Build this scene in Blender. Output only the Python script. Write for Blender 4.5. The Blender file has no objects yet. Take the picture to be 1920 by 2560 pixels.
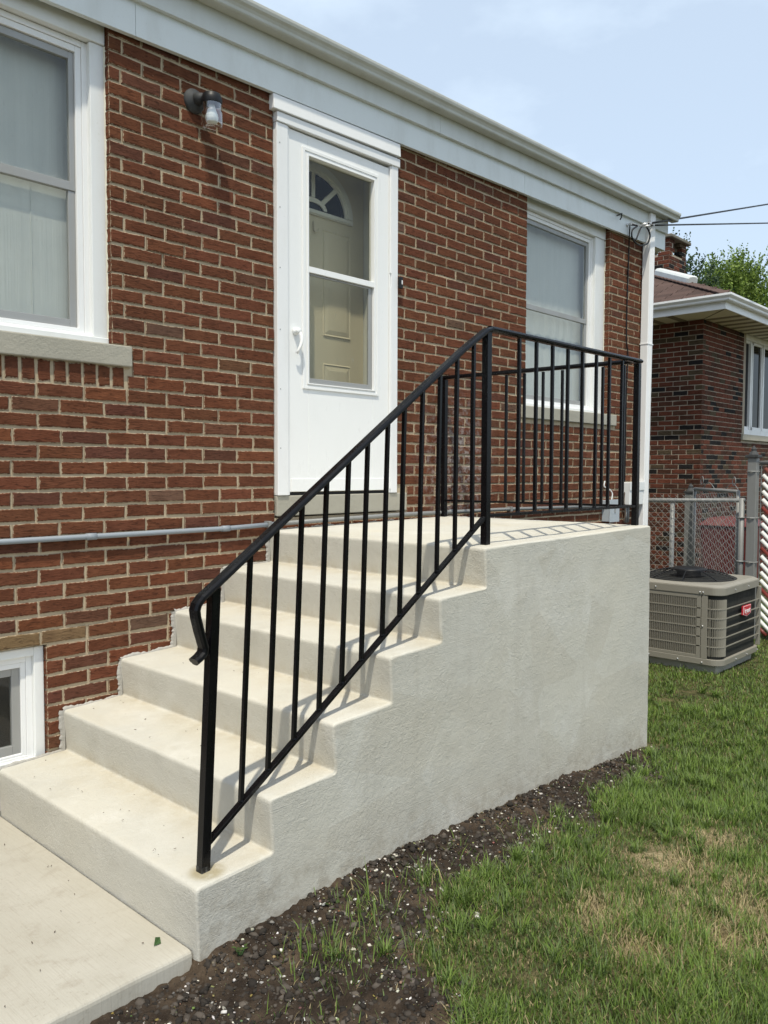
import bpy, bmesh, math, random
import numpy as np
from mathutils import Vector, Matrix, noise

rng = random.Random(7)
nrg = np.random.default_rng(11)
S = bpy.context.scene
COL = S.collection

# ------------------------------------------------------------------ camera, sky, sun
CAM = Vector((-1.8151, -3.5814, 1.4914))
FW = Vector((0.730582, 0.681016, -0.049669))
RT = Vector((0.681957, -0.731387, 0.002817))
UP = Vector((0.034409, 0.035931, 0.998762))
FPX = 2043.5
cam_d = bpy.data.cameras.new('camera')
cam = bpy.data.objects.new('camera', cam_d)
COL.objects.link(cam)
cam.matrix_world = Matrix(((RT.x, UP.x, -FW.x, CAM.x), (RT.y, UP.y, -FW.y, CAM.y),
                           (RT.z, UP.z, -FW.z, CAM.z), (0, 0, 0, 1)))
cam_d.sensor_fit = 'VERTICAL'
cam_d.sensor_height = 36.0
cam_d.sensor_width = 27.0
cam_d.lens = FPX / 2560 * 36.0
cam_d.clip_start = 0.05
cam_d.clip_end = 2000
S.camera = cam

SUN = Vector((0.35, 0.33, -1.0)).normalized()      # the way the light travels
EXPOSURE = 0.45
S.view_settings.view_transform = 'Standard'
S.view_settings.look = 'None'
S.view_settings.gamma = 1.0
S.view_settings.use_curve_mapping = False
S.view_settings.exposure = EXPOSURE

world = bpy.data.worlds.new('World')
S.world = world
world.use_nodes = True
wn, wl = world.node_tree.nodes, world.node_tree.links
wn.clear()
w_out = wn.new('ShaderNodeOutputWorld')
w_bg = wn.new('ShaderNodeBackground')
w_sky = wn.new('ShaderNodeTexSky')
w_sky.sky_type = 'NISHITA'
w_sky.sun_disc = False
w_sky.sun_elevation = math.asin(-SUN.z)
w_sky.sun_rotation = math.atan2(-SUN.x, -SUN.y)
w_sky.air_density = 1.0
w_sky.dust_density = 2.2
w_sky.ozone_density = 1.2
w_sky.altitude = 180
SKY_STRENGTH = 0.118
w_bg.inputs['Strength'].default_value = SKY_STRENGTH
# thin summer cloud over the sky
w_tc = wn.new('ShaderNodeTexCoord')
w_map = wn.new('ShaderNodeMapping')
w_map.inputs['Scale'].default_value = (1.6, 1.6, 3.4)
w_map.inputs['Location'].default_value = (0.55, 0.2, 0.1)
w_n = wn.new('ShaderNodeTexNoise')
w_n.inputs['Scale'].default_value = 2.3
w_n.inputs['Detail'].default_value = 7
w_n.inputs['Roughness'].default_value = 0.55
w_r = wn.new('ShaderNodeMapRange')
w_r.inputs['From Min'].default_value = 0.45
w_r.inputs['From Max'].default_value = 0.85
w_r.inputs['To Min'].default_value = 0.52
w_r.inputs['To Max'].default_value = 0.92
w_mix = wn.new('ShaderNodeMix')
w_mix.data_type = 'RGBA'
w_mix.inputs[7].default_value = (6.1, 7.15, 8.15, 1)
wl.new(w_tc.outputs['Generated'], w_map.inputs[0])
wl.new(w_map.outputs[0], w_n.inputs['Vector'])
wl.new(w_n.outputs['Fac'], w_r.inputs['Value'])
wl.new(w_r.outputs[0], w_mix.inputs[0])
wl.new(w_sky.outputs[0], w_mix.inputs[6])
wl.new(w_mix.outputs[2], w_bg.inputs['Color'])
wl.new(w_bg.outputs[0], w_out.inputs[0])

sun_d = bpy.data.lights.new('sun', 'SUN')
sun_d.energy = 2.85
sun_d.angle = math.radians(1.0)
sun_d.color = (1.0, 0.94, 0.80)
sun = bpy.data.objects.new('sun', sun_d)
COL.objects.link(sun)
sun.location = (-6, -6, 14)
sun.rotation_euler = SUN.to_track_quat('-Z', 'Y').to_euler()

# ------------------------------------------------------------------ helpers
def link(o):
    COL.objects.link(o)
    return o

def child(o, parent):
    o.parent = parent
    if parent is not None:
        m = Matrix.Identity(4)
        p = parent
        m = Matrix.Translation(p.location)
        while p.parent is not None:
            p = p.parent
            m = Matrix.Translation(p.location) @ m
        o.matrix_parent_inverse = Matrix.Identity(4)
        if p_world(parent) != Vector((0, 0, 0)):
            o.matrix_parent_inverse = Matrix.Translation(-p_world(parent))
    return o

def p_world(o):
    v = o.location.copy()
    q = o
    while q.parent is not None:
        v = q.matrix_parent_inverse.translation + v
        q = q.parent
        v = v + q.location
    return v

def tag(o, label=None, cat=None, group=None, kind=None):
    if label: o['label'] = label
    if cat: o['category'] = cat
    if group: o['group'] = group
    if kind: o['kind'] = kind
    return o

def thing(name, label, cat, loc, group=None):
    o = bpy.data.objects.new(name, None)
    o.empty_display_size = 0.1
    o.location = loc
    link(o)
    return tag(o, label, cat, group)

class MB:
    """collects boxes, bars and tubes, then links them as one mesh object"""
    def __init__(s):
        s.v, s.f = [], []
    def add(s, vs, fs):
        b = len(s.v)
        s.v += [tuple(v) for v in vs]
        s.f += [tuple(i + b for i in f) for f in fs]
        return s
    def box(s, x0, x1, y0, y1, z0, z1):
        vs = [(x0, y0, z0), (x1, y0, z0), (x1, y1, z0), (x0, y1, z0),
              (x0, y0, z1), (x1, y0, z1), (x1, y1, z1), (x0, y1, z1)]
        return s.add(vs, [(0, 3, 2, 1), (4, 5, 6, 7), (0, 1, 5, 4), (1, 2, 6, 5), (2, 3, 7, 6), (3, 0, 4, 7)])
    def ring(s, x0, x1, z0, z1, y0, y1, l, r, b, t):
        """a rectangular frame in the xz plane, butted pieces"""
        s.box(x0, x0 + l, y0, y1, z0, z1)
        s.box(x1 - r, x1, y0, y1, z0, z1)
        if b > 0: s.box(x0 + l, x1 - r, y0, y1, z0, z0 + b)
        if t > 0: s.box(x0 + l, x1 - r, y0, y1, z1 - t, z1)
        return s
    def prism(s, prof, x0, x1, slope=0.0, zx=0.0):
        """closed (y,z) profile run along x; z rises by slope per metre from zx"""
        n = len(prof)
        vs = [(x0, y, z + slope * (x0 - zx)) for y, z in prof] + [(x1, y, z + slope * (x1 - zx)) for y, z in prof]
        fs = [(i, (i + 1) % n, n + (i + 1) % n, n + i) for i in range(n)]
        fs += [tuple(range(n))[::-1], tuple(range(n, 2 * n))]
        return s.add(vs, fs)
    def tube(s, pts, r, n=8, caps=True):
        pts = [Vector(p) for p in pts]
        rs = r if isinstance(r, (list, tuple)) else [r] * len(pts)
        vs, fs = [], []
        d0 = (pts[1] - pts[0]).normalized()
        a = Vector((0, 0, 1)) if abs(d0.z) < 0.9 else Vector((1, 0, 0))
        u = d0.cross(a).normalized()
        for i, p in enumerate(pts):
            if i == 0: d = pts[1] - pts[0]
            elif i == len(pts) - 1: d = pts[-1] - pts[-2]
            else: d = (pts[i + 1] - pts[i]).normalized() + (pts[i] - pts[i - 1]).normalized()
            d.normalize()
            u = (u - d * u.dot(d)).normalized()
            w = d.cross(u)
            for k in range(n):
                t = 2 * math.pi * k / n
                vs.append(p + (u * math.cos(t) + w * math.sin(t)) * rs[i])
        for i in range(len(pts) - 1):
            for k in range(n):
                a_, b_ = i * n + k, i * n + (k + 1) % n
                fs.append((a_, b_, b_ + n, a_ + n))
        if caps:
            fs.append(tuple(range(n))[::-1])
            fs.append(tuple(range((len(pts) - 1) * n, len(pts) * n)))
        return s.add(vs, fs)
    def bar(s, a, b, w, h, side=None):
        """square bar from a to b, w across 'side', h across the other way"""
        a, b = Vector(a), Vector(b)
        d = (b - a).normalized()
        sd = Vector(side) if side else (Vector((0, 1, 0)) if abs(d.y) < 0.9 else Vector((1, 0, 0)))
        sd = (sd - d * sd.dot(d)).normalized()
        o = d.cross(sd)
        vs = []
        for p in (a, b):
            for i, j in ((-1, -1), (1, -1), (1, 1), (-1, 1)):
                vs.append(p + sd * (i * w / 2) + o * (j * h / 2))
        return s.add(vs, [(0, 3, 2, 1), (4, 5, 6, 7), (0, 1, 5, 4), (1, 2, 6, 5), (2, 3, 7, 6), (3, 0, 4, 7)])
    def lathe(s, c, prof, n=24, axis='Z', caps=True):
        """(radius, height) profile turned about an axis through c"""
        c = Vector(c)
        vs, fs = [], []
        for r, h in prof:
            for k in range(n):
                t = 2 * math.pi * k / n
                if axis == 'Z': vs.append(c + Vector((r * math.cos(t), r * math.sin(t), h)))
                elif axis == 'Y': vs.append(c + Vector((r * math.cos(t), h, r * math.sin(t))))
                else: vs.append(c + Vector((h, r * math.cos(t), r * math.sin(t))))
        for i in range(len(prof) - 1):
            for k in range(n):
                a, b = i * n + k, i * n + (k + 1) % n
                fs.append((a, b, b + n, a + n))
        if caps:
            fs.append(tuple(range(n))[::-1])
            fs.append(tuple(range((len(prof) - 1) * n, len(prof) * n)))
        return s.add(vs, fs)
    def warp(s, fn):
        s.v = [tuple(fn(Vector(v))) for v in s.v]
        return s
    def build(s, name, mat, parent=None, bevel=0.0, smooth=False, seg=2):
        me = bpy.data.meshes.new(name)
        me.from_pydata(s.v, [], s.f)
        bm = bmesh.new()
        bm.from_mesh(me)
        bmesh.ops.recalc_face_normals(bm, faces=bm.faces)
        bm.to_mesh(me)
        bm.free()
        if smooth:
            for p in me.polygons: p.use_smooth = True
        me.materials.append(mat)
        o = bpy.data.objects.new(name, me)
        link(o)
        if parent is not None: child(o, parent)
        if bevel > 0:
            m = o.modifiers.new('bevel', 'BEVEL')
            m.width = bevel; m.segments = seg; m.limit_method = 'ANGLE'
            m.angle_limit = math.radians(40)
        return o

# ------------------------------------------------------------------ materials
class NT:
    def __init__(s, name):
        s.m = bpy.data.materials.new(name)
        s.m.use_nodes = True
        s.n, s.l = s.m.node_tree.nodes, s.m.node_tree.links
        s.n.clear()
        s.out = s.n.new('ShaderNodeOutputMaterial')
    def node(s, t, **kw):
        n = s.n.new(t)
        for k, v in kw.items():
            if k in n.inputs: s.put(n.inputs[k], v)
            else: setattr(n, k, v)
        return n
    def put(s, sock, v):
        if hasattr(v, 'is_output'): s.l.new(v, sock)
        else: sock.default_value = v
    def noise(s, vec, scale, detail=4, rough=0.55, dist=0.0):
        n = s.node('ShaderNodeTexNoise')
        s.put(n.inputs['Vector'], vec)
        n.inputs['Scale'].default_value = scale
        n.inputs['Detail'].default_value = detail
        n.inputs['Roughness'].default_value = rough
        n.inputs['Distortion'].default_value = dist
        return n.outputs['Fac']
    def ramp(s, v, a, b, c=0.0, d=1.0, smooth=True):
        n = s.node('ShaderNodeMapRange')
        if smooth: n.interpolation_type = 'SMOOTHSTEP'
        s.put(n.inputs['Value'], v)
        for k, x in zip(('From Min', 'From Max', 'To Min', 'To Max'), (a, b, c, d)): s.put(n.inputs[k], x)
        return n.outputs[0]
    def mix(s, f, a, b, mode='MIX'):
        n = s.node('ShaderNodeMix')
        n.data_type = 'RGBA'; n.blend_type = mode
        s.put(n.inputs[0], f); s.put(n.inputs[6], a); s.put(n.inputs[7], b)
        return n.outputs[2]
    def math(s, op, a, b=0.0, c=0.0):
        n = s.node('ShaderNodeMath'); n.operation = op
        s.put(n.inputs[0], a); s.put(n.inputs[1], b); s.put(n.inputs[2], c)
        return n.outputs[0]
    def mapping(s, vec, scale=(1, 1, 1), rot=(0, 0, 0), loc=(0, 0, 0)):
        n = s.node('ShaderNodeMapping')
        s.put(n.inputs[0], vec)
        n.inputs['Scale'].default_value = scale
        n.inputs['Rotation'].default_value = rot
        s.put(n.inputs['Location'], loc)
        return n.outputs[0]
    def pos(s):
        return s.node('ShaderNodeNewGeometry').outputs['Position']
    def bump(s, h, strength=0.3, dist=0.005):
        n = s.node('ShaderNodeBump')
        n.inputs['Strength'].default_value = strength
        n.inputs['Distance'].default_value = dist
        s.put(n.inputs['Height'], h)
        return n.outputs[0]
    def principled(s, color, rough=0.6, metal=0.0, normal=None, spec=0.5, coat=0.0):
        b = s.node('ShaderNodeBsdfPrincipled')
        s.put(b.inputs['Base Color'], color)
        s.put(b.inputs['Roughness'], rough)
        s.put(b.inputs['Metallic'], metal)
        b.inputs['Specular IOR Level'].default_value = spec
        b.inputs['Coat Weight'].default_value = coat
        if normal is not None: s.put(b.inputs['Normal'], normal)
        return b
    def done(s, shader):
        s.l.new(shader if hasattr(shader, 'is_output') else shader.outputs[0], s.out.inputs['Surface'])
        return s.m

def rgb(r, g, b): return (r, g, b, 1.0)

def mat_paint(name, col, rough=0.45, dirt=0.12, dirt_col=(0.30, 0.28, 0.22), scale=3.0, spec=0.4, metal=0.0):
    t = NT(name)
    p = t.pos()
    n1 = t.noise(t.mapping(p, (1, 1, 0.35)), scale * 2.3, 6, 0.62)
    n2 = t.noise(p, scale * 22, 3, 0.6)
    f = t.math('MULTIPLY', t.ramp(n1, 0.46, 0.78), dirt)
    c = t.mix(f, rgb(*col), rgb(*dirt_col))
    c = t.mix(t.math('MULTIPLY', t.ramp(n2, 0.62, 0.76), dirt * 0.7), c, rgb(*dirt_col))
    r = t.ramp(n1, 0.3, 0.7, rough - 0.07, rough + 0.1)
    b = t.bump(t.noise(p, scale * 60, 2, 0.5), 0.04, 0.002)
    return t.done(t.principled(c, r, metal, b, spec))

M = {}
M['white'] = mat_paint('white_aluminium', (0.80, 0.80, 0.79), 0.38, 0.10)
M['trim'] = mat_paint('eave_trim', (0.70, 0.735, 0.73), 0.42, 0.16)
M['trim2'] = mat_paint('greyed_trim', (0.60, 0.622, 0.60), 0.42, 0.2)  # greyer copy of the eave trim; gutter shade on the fascia put into its colour
M['gutter'] = mat_paint('gutter_enamel', (0.50, 0.505, 0.455), 0.34, 0.28, (0.26, 0.25, 0.19))
M['casing'] = mat_paint('window_casing', (0.76, 0.77, 0.755), 0.42, 0.22, (0.45, 0.42, 0.30))
M['door'] = mat_paint('storm_door_enamel', (0.84, 0.84, 0.82), 0.33, 0.05)
M['mill'] = mat_paint('mill_aluminium', (0.33, 0.33, 0.32), 0.42, 0.2, metal=0.25)
M['entry'] = mat_paint('entry_door_paint', (0.54, 0.49, 0.36), 0.5, 0.12)
M['fan'] = mat_paint('fanlight_trim', (0.62, 0.62, 0.56), 0.5, 0.15)
M['iron'] = mat_paint('black_iron', (0.004, 0.004, 0.005), 0.26, 0.05, (0.02, 0.019, 0.018), 8, 0.2)
M['scuffed'] = mat_paint('scuffed_iron', (0.010, 0.010, 0.011), 0.5, 0.9, (0.26, 0.26, 0.255), 26, 0.3)
M['black'] = mat_paint('black_plastic', (0.010, 0.010, 0.011), 0.4, 0.2, (0.04, 0.04, 0.037), 6, 0.25)
M['lampgrey'] = mat_paint('weathered_lamp_grey', (0.050, 0.052, 0.053), 0.6, 0.3, (0.14, 0.14, 0.135), 12, 0.2)
M['galv'] = mat_paint('galvanised_pipe', (0.225, 0.228, 0.222), 0.5, 0.4, (0.16, 0.15, 0.13), 6, metal=0.1)
M['conduit'] = mat_paint('painted_conduit', (0.25, 0.28, 0.31), 0.5, 0.3, (0.24, 0.22, 0.20), 4)
M['boxgrey'] = mat_paint('grey_box_paint', (0.42, 0.46, 0.49), 0.42, 0.15)
M['beige'] = mat_paint('beige_cabinet', (0.255, 0.238, 0.198), 0.42, 0.15, (0.2, 0.19, 0.15))
M['coil'] = mat_paint('coil_fins', (0.034, 0.034, 0.031), 0.7, 0.3, (0.035, 0.033, 0.03), 10, 0.15)
M['wire'] = mat_paint('bright_wire', (0.40, 0.40, 0.375), 0.45, 0.3, (0.3, 0.28, 0.25), 6)
M['bulb'] = mat_paint('bulb_white', (0.82, 0.82, 0.80), 0.35, 0.02)
M['silver'] = mat_paint('clamp_metal', (0.55, 0.55, 0.54), 0.3, 0.1, metal=0.6)
M['red_badge'] = mat_paint('badge_red', (0.55, 0.015, 0.03), 0.3, 0.03)
M['white_print'] = mat_paint('badge_white', (0.82, 0.80, 0.80), 0.4, 0.02)
M['slat_white'] = mat_paint('slat_white', (0.76, 0.77, 0.74), 0.4, 0.2)
M['slat_red'] = mat_paint('slat_red', (0.17, 0.034, 0.026), 0.4, 0.2)
M['bin'] = mat_paint('bin_plastic', (0.13, 0.025, 0.022), 0.5, 0.2)
M['sandwall'] = mat_paint('pale_footing', (0.55, 0.47, 0.34), 0.8, 0.3)
M['dark'] = mat_paint('dark_interior', (0.012, 0.012, 0.012), 0.8, 0.1)

def mat_concrete(name, base, warm, broom=1.0, stain=0.5, steps=False):
    t = NT(name)
    p = t.pos()
    big = t.noise(p, 1.3, 5, 0.55, 0.6)
    mid = t.noise(t.mapping(p, (1, 1, 1.6)), 4.2, 7, 0.62, 0.6)
    fine = t.noise(p, 95, 4, 0.65)
    grit = t.noise(p, 330, 2, 0.6)
    brush = t.noise(t.mapping(p, (1.6, 30, 150), (0, math.radians(-9), 0)), 2.2, 4, 0.65, 0.3)
    brush2 = t.noise(t.mapping(p, (26, 2.0, 120)), 2.0, 4, 0.6)
    nz = t.node('ShaderNodeNewGeometry').outputs['Normal']
    sep = t.node('ShaderNodeSeparateXYZ'); t.put(sep.inputs[0], nz)
    upw = t.ramp(sep.outputs['Z'], 0.5, 0.9)
    side = t.math('SUBTRACT', 1.0, upw)
    c = t.mix(t.ramp(big, 0.36, 0.66), rgb(*base), rgb(*warm))
    c = t.mix(t.math('MULTIPLY', t.ramp(mid, 0.47, 0.74), 0.34 * stain), c, rgb(base[0] * 0.60, base[1] * 0.58, base[2] * 0.52))
    pale = t.noise(t.mapping(p, (1.2, 1.2, 1.2), loc=(4, 2, 7)), 2.3, 6, 0.68)
    c = t.mix(t.math('MULTIPLY', t.ramp(pale, 0.52, 0.72), 0.5), c, rgb(min(base[0] * 1.22, .8), min(base[1] * 1.23, .79), min(base[2] * 1.27, .77)))
    rustn = t.noise(t.mapping(p, loc=(1, 5, 3)), 2.6, 5, 0.65)
    c = t.mix(t.math('MULTIPLY', t.math('MULTIPLY', t.ramp(rustn, 0.50, 0.70), upw), 0.30 * stain), c, rgb(base[0] * 0.95, base[1] * 0.82, base[2] * 0.60))
    c = t.mix(t.ramp(grit, 0.66, 0.78, 0, 0.35), c, rgb(base[0] * 0.5, base[1] * 0.48, base[2] * 0.44))
    if steps:
        # dirt settled in the back corners of the treads
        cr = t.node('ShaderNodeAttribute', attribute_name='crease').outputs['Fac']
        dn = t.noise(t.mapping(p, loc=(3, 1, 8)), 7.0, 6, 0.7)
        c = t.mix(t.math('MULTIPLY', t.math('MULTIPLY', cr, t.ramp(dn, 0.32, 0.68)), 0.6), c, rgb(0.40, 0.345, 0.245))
        dots = t.noise(t.mapping(p, (1, 1, 1)), 26, 3, 0.6)
        c = t.mix(t.ramp(dots, 0.70, 0.76, 0, 0.35), c, rgb(0.25, 0.22, 0.17))
        # mud splash low on the cast side
        sp = t.node('ShaderNodeSeparateXYZ'); t.put(sp.inputs[0], p)
        soil_z = t.math('MULTIPLY_ADD', sp.outputs['X'], -0.045, 0.03)
        hgt = t.math('SUBTRACT', sp.outputs['Z'], soil_z)
        spn = t.noise(p, 17, 6, 0.72)
        low = t.math('MULTIPLY', t.ramp(hgt, 0.24, 0.0), t.ramp(spn, 0.40, 0.66, 0.10, 0.75))
        face = t.ramp(sep.outputs['Y'], -0.5, -0.9)
        c = t.mix(t.math('MULTIPLY', t.math('MULTIPLY', low, face), 0.65), c, rgb(0.26, 0.215, 0.155))
        run = t.noise(t.mapping(p, (7, 7, 0.6)), 1.0, 5, 0.65)
        c = t.mix(t.math('MULTIPLY', t.math('MULTIPLY', t.ramp(run, 0.52, 0.74), face), 0.20), c, rgb(0.33, 0.30, 0.245))
        # damp ring of grout at the foot of the post
        d = t.node('ShaderNodeVectorMath', operation='DISTANCE')
        t.put(d.inputs[0], p); d.inputs[1].default_value = (-0.325, -1.42, 0.2)
        ring = t.math('MULTIPLY', t.ramp(d.outputs['Value'], 0.075, 0.035), t.ramp(spn, 0.3, 0.55, 0.35, 0.85))
        c = t.mix(ring, c, rgb(0.33, 0.28, 0.17))
    if steps:
        vor = t.node('ShaderNodeTexVoronoi'); vor.feature = 'F1'; vor.inputs['Scale'].default_value = 2.6
        t.put(vor.inputs['Vector'], t.mapping(p, (1.0, 1.0, 1.5), (0.2, 0.35, 0.0)))
        vs_ = t.node('ShaderNodeSeparateColor'); t.put(vs_.inputs[0], vor.outputs['Color'])
        wob = t.noise(p, 6, 6, 0.7)
        tp = t.ramp(t.math('ADD', vs_.outputs[0], t.math('MULTIPLY', wob, 0.9)), 0.75, 1.1)
        c = t.mix(t.math('MULTIPLY', t.math('MULTIPLY', tp, face), 0.22), c, rgb(0.40, 0.355, 0.275))
    h = t.math('ADD', t.math('MULTIPLY', fine, 0.55), t.math('MULTIPLY', grit, 0.30))
    bm_ = t.ramp(t.noise(t.mapping(p, loc=(2, 7, 1)), 1.6, 4, 0.6), 0.35, 0.65, 0.15, 1.0)
    br = t.math('ADD', t.math('MULTIPLY', brush, 0.55 * broom), t.math('MULTIPLY', brush2, 0.22 * broom))
    h = t.math('ADD', h, t.math('MULTIPLY', t.math('MULTIPLY', br, side), bm_))
    rough_patch = t.noise(t.mapping(p, loc=(9, 1, 2)), 2.2, 5, 0.62)
    knob = t.noise(p, 38, 6, 0.72, 1.0)
    h = t.math('ADD', h, t.math('MULTIPLY', t.math('MULTIPLY', knob, 1.5), t.ramp(rough_patch, 0.36, 0.62, 0.15, 1.0)))
    return t.done(t.principled(c, 0.86, 0, t.bump(h, 0.5, 0.006), 0.25))

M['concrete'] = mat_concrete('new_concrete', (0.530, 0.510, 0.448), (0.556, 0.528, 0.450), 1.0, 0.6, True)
M['pad'] = mat_concrete('pad_concrete', (0.40, 0.385, 0.34), (0.42, 0.40, 0.34))
M['smear'] = mat_concrete('grout_smear', (0.36, 0.345, 0.315), (0.42, 0.40, 0.36))
M['limestone'] = mat_concrete('limestone', (0.36, 0.34, 0.28), (0.42, 0.39, 0.32), 0.25)

def mat_sidewalk():
    t = NT('sidewalk_concrete')
    p = t.pos()
    rot = t.mapping(p, (95, 3.5, 2), (0, 0, math.radians(3)))
    lines = t.noise(rot, 2.0, 4, 0.6)
    big = t.noise(p, 2.2, 5, 0.6)
    spk = t.noise(p, 70, 4, 0.7)
    c = t.mix(t.ramp(big, 0.35, 0.7), rgb(0.40, 0.375, 0.315), rgb(0.45, 0.425, 0.365))
    c = t.mix(t.ramp(lines, 0.48, 0.72, 0, 0.22), c, rgb(0.25, 0.215, 0.165))
    mot = t.noise(t.mapping(p, (1, 1.3, 1), loc=(2, 2, 2)), 9, 7, 0.72)
    c = t.mix(t.math('MULTIPLY', t.ramp(mot, 0.5, 0.68), t.ramp(t.noise(p, 1.6, 4, 0.6), 0.35, 0.6, 0.05, 0.38)), c, rgb(0.26, 0.215, 0.165))
    c = t.mix(t.math('MULTIPLY', t.ramp(spk, 0.56, 0.7), t.ramp(t.noise(p, 4, 4), 0.45, 0.65, 0, 0.5)), c, rgb(0.24, 0.205, 0.16))
    h = t.math('ADD', t.math('MULTIPLY', lines, 0.7), t.math('MULTIPLY', spk, 0.5))
    return t.done(t.principled(c, 0.85, 0, t.bump(h, 0.4, 0.004), 0.25))
M['sidewalk'] = mat_sidewalk()

def mat_mortar(name, col, smear=True):
    t = NT(name)
    p = t.pos()
    n = t.noise(p, 9, 5, 0.6)
    g = t.noise(p, 160, 3, 0.7)
    c = t.mix(t.ramp(n, 0.35, 0.7), rgb(*col), rgb(col[0] * 0.80, col[1] * 0.80, col[2] * 0.80))
    c = t.mix(t.ramp(g, 0.55, 0.75, 0, 0.4), c, rgb(col[0] * 0.6, col[1] * 0.58, col[2] * 0.55))
    return t.done(t.principled(c, 0.95, 0, t.bump(t.math('ADD', g, n), 0.6, 0.004), 0.15))
M['mortar'] = mat_mortar('tan_mortar', (0.49, 0.40, 0.275))
M['mortar2'] = mat_mortar('pale_mortar', (0.40, 0.345, 0.27))

def mat_brick(name, joined, mortar, smear=1.0):
    """rug-faced brick: colour per brick, dark tears, mortar smeared over ragged edges"""
    t = NT(name)
    p = t.pos()
    if joined:
        a = t.node('ShaderNodeAttribute', attribute_name='Col')
        base = a.outputs['Color']
    else:
        base = t.node('ShaderNodeObjectInfo').outputs['Color']
    e = t.node('ShaderNodeAttribute', attribute_name='edge').outputs['Fac']
    rug = t.noise(t.mapping(p, (24, 24, 105), (0, 0.12, 0)), 1.0, 6, 0.72, 0.8)
    rug2 = t.noise(t.mapping(p, (60, 60, 210)), 1.0, 3, 0.7)
    blot = t.noise(p, 13, 4, 0.6)
    hv = t.mix(t.ramp(blot, 0.35, 0.7), base, t.mix(1.0, base, rgb(0.78, 0.75, 0.74), 'MULTIPLY'))
    c = t.mix(t.ramp(rug, 0.50, 0.64, 0, 0.92), hv, t.mix(1.0, base, rgb(0.40, 0.38, 0.38), 'MULTIPLY'))
    c = t.mix(t.ramp(rug2, 0.62, 0.74, 0, 0.4), c, t.mix(1.0, base, rgb(1.5, 1.45, 1.45), 'MULTIPLY'))
    en = t.noise(p, 75, 4, 0.7)
    sm = t.ramp(t.math('ADD', e, t.math('MULTIPLY', t.math('SUBTRACT', en, 0.5), 3.0)), 0.22, 0.46)
    sm = t.math('SUBTRACT', 1.0, sm)
    spots = t.ramp(t.noise(p, 38, 3, 0.6), 0.72, 0.80, 0, 0.25 * smear)
    f = t.math('MAXIMUM', t.math('MULTIPLY', sm, 0.85 * smear), spots)
    c = t.mix(f, c, rgb(*mortar))
    if smear >= 1.0:
        # lime bloom on the wall beside the landing
        d = t.node('ShaderNodeVectorMath', operation='DISTANCE')
        t.put(d.inputs[0], t.mapping(p, (1, 1, 0.85)))
        d.inputs[1].default_value = (2.78, 0, 1.32)
        bl = t.math('MULTIPLY', t.ramp(d.outputs['Value'], 0.55, 0.1), t.ramp(t.noise(p, 22, 5, 0.7), 0.42, 0.68, 0, 0.55))
        c = t.mix(bl, c, rgb(0.55, 0.52, 0.50))
    soot = t.ramp(t.noise(t.mapping(p, (1, 1, 0.55)), 1.5, 5, 0.62), 0.48, 0.70, 0, 0.32)
    c = t.mix(soot, c, t.mix(1.0, c, rgb(0.62, 0.60, 0.60), 'MULTIPLY'))
    h = t.math('ADD', t.math('MULTIPLY', rug, 1.4), t.math('MULTIPLY', rug2, 0.4))
    return t.done(t.principled(c, 0.92, 0, t.bump(h, 0.75, 0.006), 0.15))
MORT = (0.44, 0.36, 0.25)
M['brick'] = mat_brick('rug_brick', False, MORT)
M['brick_far'] = mat_brick('rug_brick_joined', True, MORT)
M['nbrick'] = mat_brick('neighbour_brick', False, (0.38, 0.33, 0.26), 0.2)
M['nbrick_far'] = mat_brick('neighbour_brick_joined', True, (0.38, 0.33, 0.26), 0.2)

def mat_glass(name, tint=(0.93, 0.96, 0.95), refl=1.0, smudge=0.0):
    t = NT(name)
    tr = t.node('ShaderNodeBsdfTransparent'); tr.inputs[0].default_value = rgb(*tint)
    gl = t.node('ShaderNodeBsdfGlossy'); gl.inputs['Roughness'].default_value = 0.015
    gl.inputs['Color'].default_value = rgb(0.95, 0.97, 1.0)
    fr = t.node('ShaderNodeFresnel'); fr.inputs[0].default_value = 1.52
    bf = t.math('SUBTRACT', 1.0, t.node('ShaderNodeNewGeometry').outputs['Backfacing'])
    f = t.math('MULTIPLY', t.math('MINIMUM', t.math('MULTIPLY', fr.outputs[0], 1.15 * refl), 1.0), bf)
    m = t.node('ShaderNodeMixShader')
    t.put(m.inputs[0], f); t.put(m.inputs[1], tr.outputs[0]); t.put(m.inputs[2], gl.outputs[0])
    if smudge > 0:
        p = t.pos()
        n = t.ramp(t.noise(t.mapping(p, (1, 1, 0.45), (0.0, 0.35, 0)), 26, 4, 0.6), 0.64, 0.78, 0, smudge)
        df = t.node('ShaderNodeBsdfDiffuse'); df.inputs[0].default_value = rgb(0.75, 0.76, 0.72)
        m2 = t.node('ShaderNodeMixShader')
        t.put(m2.inputs[0], n); t.put(m2.inputs[1], m.outputs[0]); t.put(m2.inputs[2], df.outputs[0])
        m = m2
    return t.done(m.outputs[0])
M['glass'] = mat_glass('window_glass', (0.94, 0.95, 0.94), smudge=0.05)
M['doorglass'] = mat_glass('storm_door_glass', (0.93, 0.93, 0.90), 0.5, 0.13)
M['jar'] = mat_glass('jar_glass', (0.86, 0.88, 0.87), 3.2, 0.22)

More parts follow.
